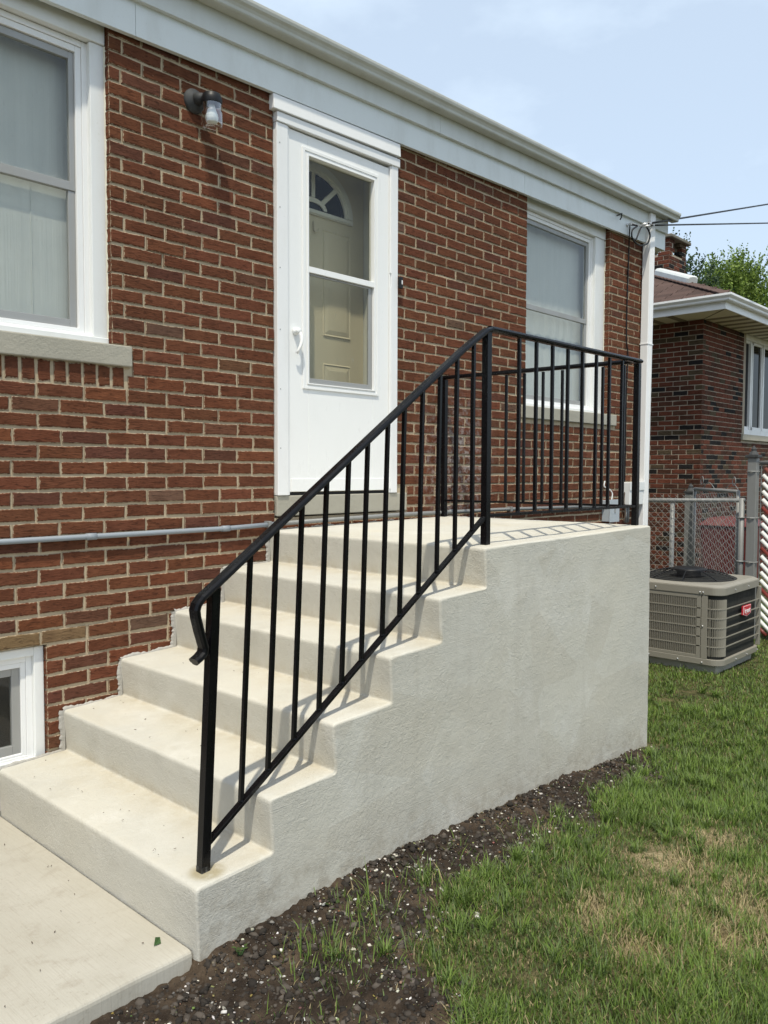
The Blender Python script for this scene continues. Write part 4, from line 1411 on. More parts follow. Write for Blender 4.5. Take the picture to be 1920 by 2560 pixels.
for k in range(9):
    t = math.pi + (k + 0.5) / 9 * math.pi / 2
    put_louver(AX0 + RC + (RC - .004) * math.cos(t), AY0 + RC + (RC - .004) * math.sin(t), t + math.radians(45))
# cross bars follow the rounded corner
HB_ = [AZ0 + .075 + (AZ1 - .085 - AZ0 - .075) * k / 6 for k in range(1, 6)]
path = [(AX0 - .001, -0.36), (AX0 - .001, AY0 + RC)] + [(AX0 + RC + (RC + .001) * math.cos(math.pi + k / 8 * math.pi / 2), AY0 + RC + (RC + .001) * math.sin(math.pi + k / 8 * math.pi / 2)) for k in range(9)] + [(AX1 - .02, AY0 - .001)]
for z in HB_:
    b = MB()
    n = len(path)
    vs = [(x, y, z - .0042) for x, y in path] + [(x, y, z + .0042) for x, y in path]
    inn = [(x + .006, y + .006) for x, y in path]
    vs += [(x, y, z + .0042) for x, y in inn] + [(x, y, z - .0042) for x, y in inn]
    fs = [(r * n + i, r * n + i + 1, ((r + 1) % 4) * n + i + 1, ((r + 1) % 4) * n + i) for r in range(4) for i in range(n - 1)]
    b.add(vs, fs)
    b.build('cross_bar', M['beige'], ac)
b = MB(); b.box(AX1 - .035, AX1 + .002, AY0 - .003, AY0 + .03, AZ0 + .051, AZ1 - .053); b.build('corner_post', M['beige'], ac, 0.003)
b = MB()
for x, y, z in ((AX0 - .007, -0.60, AZ1 - .02), (AX0 - .007, -0.975, AZ1 - .03), (AX0 - .007, -1.0, AZ1 - .03), (AX0 - .003, -1.0, 0.25), (AX0 - .006, -0.55, AZ0 + .02), (AX0 - .006, -0.8, AZ0 + .02), (AX0 - .006, -1.0, AZ0 + .02)):
    b.lathe((x, y, z), [(0.007, 0.004), (0.007, -0.004), (0.003, -0.007)], 8, 'X')
for x, z in ((5.0, AZ1 - .02), (5.3, AZ1 - .02), (5.05, AZ0 + .02), (5.3, AZ0 + .02), (5.55, AZ0 + .02)):
    b.lathe((x, AY0 - .006, z), [(0.007, 0.004), (0.007, -0.004), (0.003, -0.007)], 8, 'Y')
b.build('screw', M['silver'], ac)
# fan guard: rings and spokes rising to a hub
CX, CY = (AX0 + AX1) / 2, (AY0 + AY1) / 2
b = MB()
GR = 0.40
def gzr(r): return AZ1 + .022 + 0.085 * (1 - (r / GR) ** 2.2)
for k in range(12):
    r = GR * (0.30 + 0.70 * k / 11)
    b.tube([(CX + r * math.cos(t), CY + r * math.sin(t), gzr(r)) for t in np.linspace(0, 2 * math.pi, 49)], 0.0024, 4, False)
b.build('guard_ring', M['black'], ac, smooth=True)
b = MB()
for k in range(8):
    t = k * math.pi / 4 + 0.25
    b.tube([(CX + r * math.cos(t), CY + r * math.sin(t), gzr(r) - .004) for r in np.linspace(0.1, GR + .012, 9)], 0.005, 6)
b.build('guard_spoke', M['black'], ac, smooth=True)
b = MB(); b.lathe((CX, CY, 0), [(0.15, AZ1 + .088), (0.148, AZ1 + .100), (0.12, AZ1 + .110), (0.02, AZ1 + .113)], 32); b.build('fan_hub', M['black'], ac, smooth=True)
b = MB(); b.lathe((CX, CY, 0), [(GR - .01, AZ1 + .0125), (GR - .01, AZ1 + .032)], 40); b.build('fan_well', M['coil'], ac)
b = MB(); b.lathe((CX, CY, 0), [(0.10, AZ1 + .034), (0.10, AZ1 + .087)], 24); b.build('fan_motor', M['black'], ac, smooth=True)
# badge
bx, bz = 5.252, 0.338
def shield(b, s, y0, y1):
    P = [(-0.092 * s, 0.040 * s), (-0.092 * s, -0.032 * s), (0.0, -0.054 * s), (0.092 * s, -0.032 * s), (0.092 * s, 0.040 * s)]
    n = 5
    b.add([(bx + x, y0, bz + z) for x, z in P] + [(bx + x, y1, bz + z) for x, z in P],
          [tuple(range(n)), tuple(range(n, 2 * n))[::-1]] + [(i, (i + 1) % n, n + (i + 1) % n, n + i) for i in range(n)])
b = MB(); shield(b, 1.0, AY0 - .0155, AY0 - .004); badge = b.build('badge', M['red_badge'], ac)
b = MB(); shield(b, 0.965, AY0 - .0162, AY0 - .0156); b.build('badge_border', M['white_print'], badge)
b = MB(); shield(b, 0.88, AY0 - .0178, AY0 - .0165); b.build('badge_face', M['red_badge'], badge)
tc = bpy.data.curves.new('lettering', 'FONT')
tc.body = 'bryant'; tc.size = 0.050; tc.align_x = 'CENTER'; tc.align_y = 'CENTER'; tc.extrude = 0.0006; tc.offset = 0.0009
to = bpy.data.objects.new('lettering_curve', tc); link(to)
bpy.context.view_layer.update()
me = bpy.data.meshes.new_from_object(to.evaluated_get(bpy.context.evaluated_depsgraph_get()))
bpy.data.objects.remove(to)
me.materials.clear(); me.materials.append(M['white_print'])
me.transform(Matrix.Translation((bx, AY0 - .0192, bz - .004)) @ Matrix.Rotation(math.pi / 2, 4, 'X') @ Matrix.Diagonal((1.0, 1.15, 1, 1)))
lt = link(bpy.data.objects.new('lettering', me)); child(lt, badge)
pad = MB(); pad.box(AX0 + .05, AX1 - .05, AY0 + .05, AY1 - .05, -0.20, -0.068)
tag(pad.build('equipment_pad', M['pad'], None, 0.01), 'low pad half sunk in the grass beneath the air conditioner', 'pad')

# ------------------------------------------------------------------ neighbour house
nb = thing('neighbour_house', 'neighbouring house of mottled dark brick with a white gutter and hip roof', 'house', (9.3, 0.88, 0.0))
NX, NY = 9.302, 0.880
NS_Z = 3.565                                  # soffit
NB = Bricks(nb, 'nbrick', 0.0590)
def ncol():
    r = rng.random(); k = rng.uniform(0.85, 1.2)
    if r < 0.14: c = (0.020, 0.018, 0.018)
    elif r < 0.22: c = (0.085, 0.062, 0.038)
    elif r < 0.50: c = (0.085, 0.038, 0.025)
    else: c = (0.135, 0.046, 0.028)
    return tuple(x * k for x in c)
NWIN = (10.835, 13.4, 2.065, NS_Z - 0.02)
NSILL = (10.80, 13.5, 1.975, 2.064)
for c in range(0, 55):
    z = 3.530 - c * 0.0677
    if z < -0.15: break
    # face towards the camera's left (looks to -x): runs from the corner up +y
    off = 0.0 if c % 2 else 0.105
    y = NY
    k = 0
    while y < NY + 2.2:
        L = (0.098 if (c % 2 and k == 0) else 0.198)
        NB.add((NX, y + L / 2, z), -math.pi / 2, L - .001, ncol()); y += L + .0095; k += 1
    x = NX + (0.100 if c % 2 == 0 else 0.205) - 0.0
    first_x = NX + 0.001
    js = [NX + 0.004, x]
    while js[-1] < 13.6: js.append(js[-1] + 0.2075)
    for a, d in zip(js, js[1:]):
        a2, d2 = a + .0045, d - .0045
        if z + .03 > NSILL[2] and d2 > NSILL[0]:
            lim = NWIN[0] if z > NSILL[3] else NSILL[0]
            if a2 > lim - .03: continue
            d2 = min(d2, lim)
        NB.add(((a2 + d2) / 2, NY, z), 0.0, d2 - a2, ncol())
# chimney bricks
CHX, CHY, CHW = 11.12, 2.19, 0.66
CZ0, CZ1 = 4.22, 5.02
for c in range(0, 18):
    z = 5.24 - c * 0.0677
    if z < 4.15: break
    top = z > CZ1
    for face in (0, 1):
        n = 0
        t = 0.0
        while t < CHW - 0.05:
            L = 0.1 if (n == 0 and (c + face) % 2) else 0.2
            L = min(L, CHW - t)
            if not (top and 0.16 < t + L / 2 < CHW - 0.16):
                if face == 0: NB.add((CHX + t + L / 2, CHY, z), 0.0, L - .01, ncol())
                else: NB.add((CHX, CHY + t + L / 2, z), -math.pi / 2, L - .01, ncol())
            t += L; n += 1
NB.flush(300, 'brick_field')
b = MB()
b.box(NX + .006, NX + .3, NY + .006, 3.5, -0.5, NS_Z + .02)
b.box(NX + .3001, NWIN[0] + 0.1, NY + .006, 3.5, -0.5, NS_Z + .02)
b.box(NWIN[0] + .1001, 14.0, NY + .006, 3.5, -0.5, 1.97)
b.box(NWIN[0] + .1001, 14.0, NY + .5, 3.5, 1.9702, NS_Z + .02)
b.build('wall', M['mortar2'], nb)
b = MB()
b.box(CHX + .006, CHX + CHW, CHY + .006, CHY + CHW, 4.1, CZ1 + .01)
for dx, dy in ((0, 0), (CHW - .15, 0), (0, CHW - .15), (CHW - .15, CHW - .15)):
    b.box(CHX + .006 + dx, CHX + .15 + dx, CHY + .006 + dy, CHY + .15 + dy, CZ1 + .0102, 5.27)
ch = b.build('chimney', M['mortar2'], nb)
b = MB(); b.box(CHX - .06, CHX + CHW + .06, CHY - .06, CHY + CHW + .06, 5.272, 5.325); b.build('chimney_cap', M['cap'], ch, 0.012)
# eaves
OX, OY = 8.784, 0.395                         # outer corner of the fascia
b = MB()
b.box(OX, OX + .02, OY + .0201, 5.0, NS_Z - .004, NS_Z + .10)
b.box(OX, 14.5, OY, OY + .02, NS_Z - .004, NS_Z + .10)
b.build('fascia_board', M['white'], nb, 0.003)
def gprof(d): return [(0, 0), (-.055, 0), (-.065, .012), (-.068, .032), (-.085, .048), (-.098, .062), (-.098, .088), (-.09, .088), (-.088, .068), (-.06, .050), (-.055, .008), (-.004, .008), (-.004, .085), (0, .085)]
b = MB()
pr = gprof(0)
n = len(pr)
zb = NS_Z + .088
vs = []
for end in range(3):
    for a, z in pr:
        if end == 0: vs.append((OX + a - .001, 5.0, zb + z))
        elif end == 1: vs.append((OX + a - .001, OY + a - .001, zb + z))
        else: vs.append((14.5, OY + a - .001, zb + z))
fs = [(k * n + i, k * n + (i + 1) % n, (k + 1) * n + (i + 1) % n, (k + 1) * n + i) for k in range(2) for i in range(n)]
b.add(vs, fs)
b.build('gutter', M['white'], nb)
b = MB()
b.box(OX + .021, NX - .001, NY + .001, 5.0, NS_Z, NS_Z + .012)
b.box(OX + .021, 14.5, OY + .021, NY, NS_Z, NS_Z + .012)
b.box(NX - .001, 14.5, NY + .0005, NY + .5, NS_Z + .022, NS_Z + .034)
b.build('soffit', M['soffit'], nb)
b = MB()
y = 1.10
while y < 4.5: b.box(OX + .03, NX - .012, y, y + .10, NS_Z - .004, NS_Z - .0005); y += 0.30
x = 9.35
while x < 14.2: b.box(x, x + .12, OY + .03, NY - .012, NS_Z - .004, NS_Z - .0005); x += 0.30
b.bar((OX + .03, OY + .03, NS_Z - .003), (NX - .01, NY - .01, NS_Z - .003), 0.012, 0.005, (0, 0, 1))
b.build('soffit_vent', M['soffit_vent'], nb)
# hip roof
SL = 0.46
EZ = NS_Z + .165
RX, RY = OX - .03, OY - .03
b = MB()
hp = 3.2
b.add([(RX, RY, EZ), (RX, 9.0, EZ), (RX + hp, 9.0 - hp + 0, EZ + SL * hp), (RX + hp, RY + hp, EZ + SL * hp), (15.0, RY, EZ), (15.0, RY + hp, EZ + SL * hp),
       (RX, RY, EZ - .02), (RX, 9.0, EZ - .02), (15.0, RY, EZ - .02)],
      [(0, 3, 2, 1), (0, 4, 5, 3), (0, 1, 7, 6), (0, 6, 8, 4)])
b.build('roof', M['shingle'], nb)
# shingle tabs on the slope that shows
ang = math.atan(SL)
sb = MB(); sb.box(-.148, .148, 0, .15, 0.0, .009)
sh0 = None
row = 0
u = 0.0
while u < 3.0:
    x = RX + u * math.cos(ang); z = EZ + u * math.sin(ang)
    y0 = RY + u * math.cos(ang) + 0.02
    y = y0 + (0.15 if row % 2 else 0.0) + 0.148
    while y < y0 + 3.3 and y < 5.5:
        if sh0 is None:
            sh0 = sb.build('shingle', M['shingle'], None); o = sh0
        else:
            o = sh0.copy(); link(o)
        mt = Matrix.Translation((x, y, z + .003)) @ Matrix.Rotation(-ang, 4, 'Y') @ Matrix.Rotation(-math.pi / 2, 4, 'Z') @ Matrix.Rotation(math.radians(3.2), 4, 'X') 
        mt = mt @ Matrix.Diagonal((rng.uniform(0.96, 1.0), 1.1, 1, 1))
        o.location, o.rotation_euler, o.scale = mt.to_translation(), mt.to_euler(), mt.to_scale()
        child(o, nb)
        y += 0.302
    u += 0.145; row += 1
b = MB()
d = Vector((1, 1, SL)).normalized()
p0 = Vector((RX, RY, EZ)) 
for k in range(20):
    a = p0 + d * (k * 0.145)
    b.bar(a + Vector((0, 0, .012)), a + d * .16 + Vector((0, 0, .02)), 0.20, 0.012, (1, -1, 0))
b.build('hip_cap', M['shingle'], nb)
# long white vent lying on the hip
b = MB()
v0, v1 = Vector((9.66, 1.20, 4.20)), Vector((10.50, 2.06, 4.60))
sec = [(-.10, -.05), (-.10, .02), (-.07, .055), (0, .065), (.07, .055), (.10, .02), (.10, -.05)]
dd = (v1 - v0).normalized(); sd_ = Vector((1, -1, 0)).normalized(); up_ = sd_.cross(dd)
if up_.z < 0: up_ = -up_
vs = []
for p, kx in ((v0 - dd * .03, 0.6), (v0, .8), (v1, .8), (v1 + dd * .03, .6)):
    for a, h in sec: vs.append(p + sd_ * a * kx + up_ * (h * kx if h > 0 else h))
n = len(sec)
fs = [(k * n + i, k * n + i + 1, (k + 1) * n + i + 1, (k + 1) * n + i) for k in range(3) for i in range(n - 1)] + [tuple(range(n)), tuple(range(3 * n, 4 * n))]
b.add(vs, fs)
b.build('roof_vent', M['trim2'], nb)
# window
b = MB()
b.box(NWIN[0] + .002, 13.4, NY + .03, NY + .12, NWIN[2], NWIN[2] + .075)
b.box(NWIN[0] + .002, 13.4, NY + .03, NY + .12, NWIN[3] - .05, NWIN[3] + .03)
for x in (NWIN[0] + .002, 11.24, 11.80, 12.36, 12.92):
    b.box(x, x + .05, NY + .035, NY + .12, NWIN[2] + .0752, NWIN[3] - .0502)
nw = b.build('window', M['white'], nb, 0.004)
for x in (NWIN[0] + .053, 11.292, 11.852, 12.412):
    b = MB(); b.ring(x, x + .505, NWIN[2] + .078, NWIN[3] - .053, NY + .05, NY + .10, .04, .04, .05, .04); b.build('sash', M['white'], nw, 0.003)
    b = MB(); b.box(x + .04, x + .465, NY + .075, NY + .078, NWIN[2] + .128, NWIN[3] - .093); b.build('pane', M['darkpane'], nw)
sill_b = MB(); sill_b.box(NSILL[0], NSILL[1], NY - .03, NY + .10, NSILL[2], NSILL[3]); sill_b.build('window_sill', M['limestone'], nb, 0.006)

# ------------------------------------------------------------------ chain-link fences
def chain(b, a, d, L, z0, z1, s, r=0.0022, off=0.0):
    """two families of crossing wires in the upright plane through a along d"""
    d = Vector((d[0], d[1], 0)).normalized(); H = z1 - z0
    nrm = Vector((-d.y, d.x, 0))
    a = Vector((a[0], a[1], 0))
    for fam in (1, -1):
        t = -H - s
        while t < L + H:
            # u = t + fam*(z-z0)
            za, zb_ = z0, z1
            ua, ub = (t, t + fam * H)
            lo, hi = 0.0, 1.0
            def clip(u0, u1, lo, hi, m):
                for bound, sg in ((0.0, 1), (m, -1)):
                    f0, f1 = sg * (u0 - bound), sg * (u1 - bound)
                    if f0 < 0 and f1 < 0: return None
                    if f0 < 0: lo = max(lo, f0 / (f0 - f1))
                    elif f1 < 0: hi = min(hi, f0 / (f0 - f1))
                return (lo, hi) if lo < hi else None
            c = clip(ua, ub, lo, hi, L)
            if c:
                lo, hi = c
                P0 = a + d * (ua + (ub - ua) * lo) + Vector((0, 0, z0 + H * lo)) + nrm * (fam * r * 0.9 + off)
                P1 = a + d * (ua + (ub - ua) * hi) + Vector((0, 0, z0 + H * hi)) + nrm * (fam * r * 0.9 + off)
                if (P1 - P0).length > 0.02: b.tube([P0, P1], r, 3, False)
            t += s
    return b
G0 = -0.13
PX, PY = 6.43, -0.79
# tall fence with woven slats, running along the property line towards the street side
tf = thing('slatted_fence', 'tall chain-link fence woven with white and dark red slats', 'fence', (PX, PY, G0))
b = MB(); b.box(PX - .043, PX + .043, PY - .043, PY + .043, G0 - .2, 1.63); b.build('post', M['galv'], tf, 0.006)
b = MB()
b.box(PX - .06, PX + .06, PY - .06, PY + .06, 1.632, 1.66)
b.lathe((PX, PY, 0), [(0.05, 1.6605), (0.022, 1.70), (0.026, 1.715), (0.004, 1.75)], 12)
b.build('post_cap', M['lampgrey'], tf, 0.004)
FX = PX + .03
b = MB(); b.tube([(FX, PY - .052, 1.585), (FX, -4.3, 1.60)], 0.021, 10); b.build('top_rail', M['galv'], tf, smooth=True)
b = MB(); b.tube([(FX, -2.9, G0 - .2), (FX, -2.9, 1.56)], 0.028, 10); b.build('line_post', M['galv'], tf, smooth=True)
b = MB()
for z in (0.18, 0.62, 1.05, 1.50): b.tube([(PX + .056 * math.cos(t), PY + .056 * math.sin(t), z) for t in np.linspace(0, 2 * math.pi, 13)], 0.006, 5, False)
b.tube([(FX, PY - .065, G0), (FX, PY - .065, 1.60)], 0.006, 6)
b.build('tension_band', M['galv'], tf)
b = MB(); chain(b, (FX, PY - .06), (0, -1), 3.4, G0, 1.57, 0.0785, 0.0024, 0.0); b.build('chain_mesh', M['lampgrey'], tf)
SP = 0.0785
for k in range(-40, 24):
    # slat starts on the post line at height z and slopes down away from it
    zs = 1.40 - k * SP
    red = (k % 5 == 2) if False else (k + 2) % 5 == 0
    y0, z0 = PY - .07, zs
    if z0 > 1.54: y0, z0 = PY - .07 - (zs - 1.54), 1.54
    L = min(z0 - (G0 + .03), (y0 + 4.15))
    if L < 0.06 or y0 < -4.1: continue
    b = MB(); b.tube([(FX, y0 - .012, z0 - .012), (FX, y0 - L + .01, z0 - L + .01)], 0.0205, 8)
    b.build('slat', M['slat_red'] if red else M['slat_white'], tf, smooth=True)
# low fence running back between the houses
lf = thing('chain_link_fence', 'low bare chain-link fence between the two houses behind the air conditioner', 'fence', (6.43, -0.7, G0))
b = MB(); b.tube([(6.43, -0.72, 1.218), (6.43, 0.4, 1.19), (6.43, 3.2, 1.19)], 0.021, 10); b.build('top_rail', M['galv'], lf, smooth=True)
for y in (0.01, 1.9):
    b = MB(); b.tube([(6.43, y, G0 - .2), (6.43, y, 1.175)], 0.024, 10); b.build('line_post', M['galv'], lf, smooth=True)
b = MB(); b.tube([(6.43, -0.69, G0 - .1), (6.43, -0.69, 1.24)], 0.028, 10); b.build('end_post', M['galv'], lf, smooth=True)
b = MB()
for z in (0.62, 1.05): b.tube([(6.43 + .034 * math.cos(t), -0.69 + .034 * math.sin(t), z) for t in np.linspace(0, 2 * math.pi, 13)], 0.008, 5, False)
b.build('tension_band', M['galv'], lf)
b = MB(); chain(b, (6.395, -0.66), (0, 1), 3.2, G0, 1.26, 0.0785, 0.0019); b.build('chain_mesh', M['wire'], lf)
# gate across to the neighbour's wall
gt = thing('chain_link_gate', 'narrow chain-link gate with a scrolled top in front of the dark brick corner', 'gate', (6.5, -0.62, G0))
GA, GB = Vector((6.52, -0.62, 0)), Vector((7.56, 0.24, 0))
gd = (GB - GA).normalized()
b = MB()
b.tube([GA + Vector((0, 0, 1.30)), GB + Vector((0, 0, 1.30))], 0.019, 10)
b.tube([GA + Vector((0, 0, 0.0)), GB + Vector((0, 0, 0.0))], 0.019, 10)
b.tube([GA + Vector((0, 0, -.01)), GA + Vector((0, 0, 1.31))], 0.019, 10)
b.tube([GB + Vector((0, 0, -.01)), GB + Vector((0, 0, 1.31))], 0.019, 10)
b.build('gate_frame', M['galv'], gt, smooth=True)
b = MB(); chain(b, (GA.x, GA.y), (gd.x, gd.y), (GB - GA).length, 0.0, 1.31, 0.0785, 0.0019); b.build('chain_mesh', M['wire'], gt)
b = MB()
for c in (0.12, 1.1):
    q = GA + gd * c
    b.tube([q + gd * (.045 * math.cos(t)) + Vector((0, 0, 1.40 + .045 * math.sin(t))) for t in np.linspace(0, 2 * math.pi, 17)], 0.004, 5, False)
b.tube([GA + gd * t + Vector((0, 0, 1.32 + 0.06 * math.sin(t * 9))) for t in np.linspace(0.0, 1.3, 24)], 0.004, 5)
b.build('scroll', M['galv'], gt)
gp = thing('gate_post', 'square pale gate post with a pointed cap before the dark brick house', 'post', (7.66, 0.33, G0))
b = MB(); b.box(7.61, 7.71, 0.28, 0.38, G0 - .2, 1.245); b.build('shaft', M['galv'], gp, 0.006)
b = MB(); b.box(7.60, 7.72, 0.27, 0.39, 1.247, 1.272); b.lathe((7.66, 0.33, 0), [(0.05, 1.2722), (0.024, 1.31), (0.026, 1.325), (0.004, 1.36)], 12); b.build('post_cap', M['lampgrey'], gp, 0.004)

# trash bin behind the fence
tb = thing('trash_bin', 'dark red wheeled trash bin behind the chain-link gate', 'bin', (8.1, 0.1, G0))
b = MB()
bx0, bx1, by0, by1 = 7.80, 8.33, -0.30, 0.28
vs = [(bx0 + .06, by0 + .06, G0 + .02), (bx1 - .06, by0 + .06, G0 + .02), (bx1 - .06, by1 - .06, G0 + .02), (bx0 + .06, by1 - .06, G0 + .02),
      (bx0, by0, 0.86), (bx1, by0, 0.86), (bx1, by1, 0.86), (bx0, by1, 0.86)]
b.add(vs, [(0, 3, 2, 1), (4, 5, 6, 7), (0, 1, 5, 4), (1, 2, 6, 5), (2, 3, 7, 6), (3, 0, 4, 7)])
b.build('body', M['bin'], tb, 0.03, seg=3)
b = MB(); b.add([(bx0 - .02, by0 - .02, 0.865), (bx1 + .02, by0 - .02, 0.865), (bx1 + .02, by1 + .02, 0.865), (bx0 - .02, by1 + .02, 0.865),
                 (bx0 + .08, by0 + .08, 0.96), (bx1 - .06, by0 + .08, 0.96), (bx1 - .06, by1 - .08, 0.96), (bx0 + .08, by1 - .08, 0.96)],
                [(0, 3, 2, 1), (4, 5, 6, 7), (0, 1, 5, 4), (1, 2, 6, 5), (2, 3, 7, 6), (3, 0, 4, 7)])
b.build('lid', M['bin'], tb, 0.015)
for y in (by0 + .08, by1 - .12):
    b = MB(); b.lathe((bx1 - .02, y, G0 + .10), [(0.10, 0.0), (0.10, 0.05)], 20, 'Y'); b.build('wheel', M['black'], tb)

# ------------------------------------------------------------------ trees
def mesh_quads(name, V, F, C, mat, parent=None):
    """V (n,3), F (m,k) arrays, C (n,3) colours"""
    me = bpy.data.meshes.new(name)
    n, m, k = len(V), len(F), F.shape[1]
    me.vertices.add(n); me.loops.add(m * k); me.polygons.add(m)
    me.vertices.foreach_set('co', V.astype(np.float32).ravel())
    me.loops.foreach_set('vertex_index', F.astype(np.int32).ravel())
    me.polygons.foreach_set('loop_start', np.arange(0, m * k, k, dtype=np.int32))
    me.polygons.foreach_set('loop_total', np.full(m, k, dtype=np.int32))
    a = me.attributes.new('Col', 'FLOAT_COLOR', 'POINT')
    a.data.foreach_set('color', np.concatenate([C, np.ones((n, 1))], 1).astype(np.float32).ravel())
    me.update(calc_edges=True)
    me.materials.append(mat)
    o = link(bpy.data.objects.new(name, me))
    if parent is not None: child(o, parent)
    return o

def tree(name, label, base, trunk_h, blobs, n_sprays, leaf, c0, c1, seed):
    """trunk with limbs, and a crown of leafy up-swept sprays spread through several ellipsoids"""
    r = np.random.default_rng(seed)
    root = thing(name, label, 'tree', base)
    B = Vector(base)
    mb = MB()
    top = Vector(blobs[0][0])
    mb.tube([B, B + Vector((0.05, 0.05, trunk_h * .5)), B.lerp(top, 0.75), top], [0.16, 0.13, 0.09, 0.03], 9)
    V, F, C = [], [], []
    tot = sum(b[1][0] * b[1][1] * b[1][2] for b in blobs)
    for cen, rad in blobs:
        cen = Vector(cen)
        st = B.lerp(top, 0.45)
        mb.tube([st, st.lerp(cen, 0.55) + Vector((0, 0, -.1)), cen], [0.06, 0.04, 0.015], 6)
        ns = int(n_sprays * rad[0] * rad[1] * rad[2] / tot)
        for s in range(ns):
            v = r.normal(size=3); v /= np.linalg.norm(v)
            rr_ = (r.random() ** 0.45)
            p = np.array(cen) + v * np.array(rad) * rr_
            d = v * np.array([0.6, 0.6, 0.25]) + np.array([0, 0, 0.95]) + r.normal(size=3) * 0.25
            d /= np.linalg.norm(d)
            L = r.uniform(0.30, 0.62) * leaf / 0.055
            shade = r.uniform(0, 1)
            nl = 15
            for k in range(nl):
                q = p + d * L * (k / nl) + r.normal(size=3) * leaf * 0.55 * (1.1 - k / nl)
                a = r.normal(size=3) + np.array([0, 0, 0.3]); a /= np.linalg.norm(a)
                e = np.cross(a, r.normal(size=3)); e /= np.linalg.norm(e) + 1e-9
                w = leaf * r.uniform(0.6, 1.15)
                i = len(V) * 4
                V.append([q - a * w * .5, q + e * w * .36, q + a * w * .6, q - e * w * .36])
                t = min(1, max(0, shade * 0.7 + r.uniform(-.15, .4)))
                col = np.array(c0) * (1 - t) + np.array(c1) * t
                C.append([col] * 4)
    mb.build('trunk', M['bark'], root, smooth=True)
    V = np.array(V).reshape(-1, 3); C = np.array(C).reshape(-1, 3)
    F = np.arange(len(V)).reshape(-1, 4)
    mesh_quads('crown', V, F, C, M['leaf'], root)
tree('maple_tree', 'bright green leafy tree rising behind the neighbouring roof', (27.2, 6.9, -0.2), 5.0,
     [((26.95, 7.15, 7.3), (0.75, 0.75, 1.25)), ((27.45, 6.6, 7.0), (0.45, 0.45, 1.45)), ((27.75, 6.3, 6.35), (0.55, 0.55, 1.1)), ((26.6, 7.55, 6.5), (0.55, 0.55, 0.8)), ((27.1, 6.9, 5.6), (1.2, 1.2, 1.2))],
     3600, 0.10, (0.062, 0.110, 0.020), (0.28, 0.38, 0.075), 5)
tree('dark_tree', 'darker blue green tree half hidden behind the brick chimney', (22.4, 6.9, -0.2), 5.0,
     [((21.85, 6.85, 7.1), (0.32, 0.32, 0.75)), ((22.25, 6.38, 6.75), (0.42, 0.42, 0.55)), ((22.1, 6.6, 6.0), (0.8, 0.8, 0.9)), ((21.7, 7.0, 7.45), (0.25, 0.25, 0.45))],
     620, 0.09, (0.026, 0.050, 0.026), (0.095, 0.145, 0.055), 9)

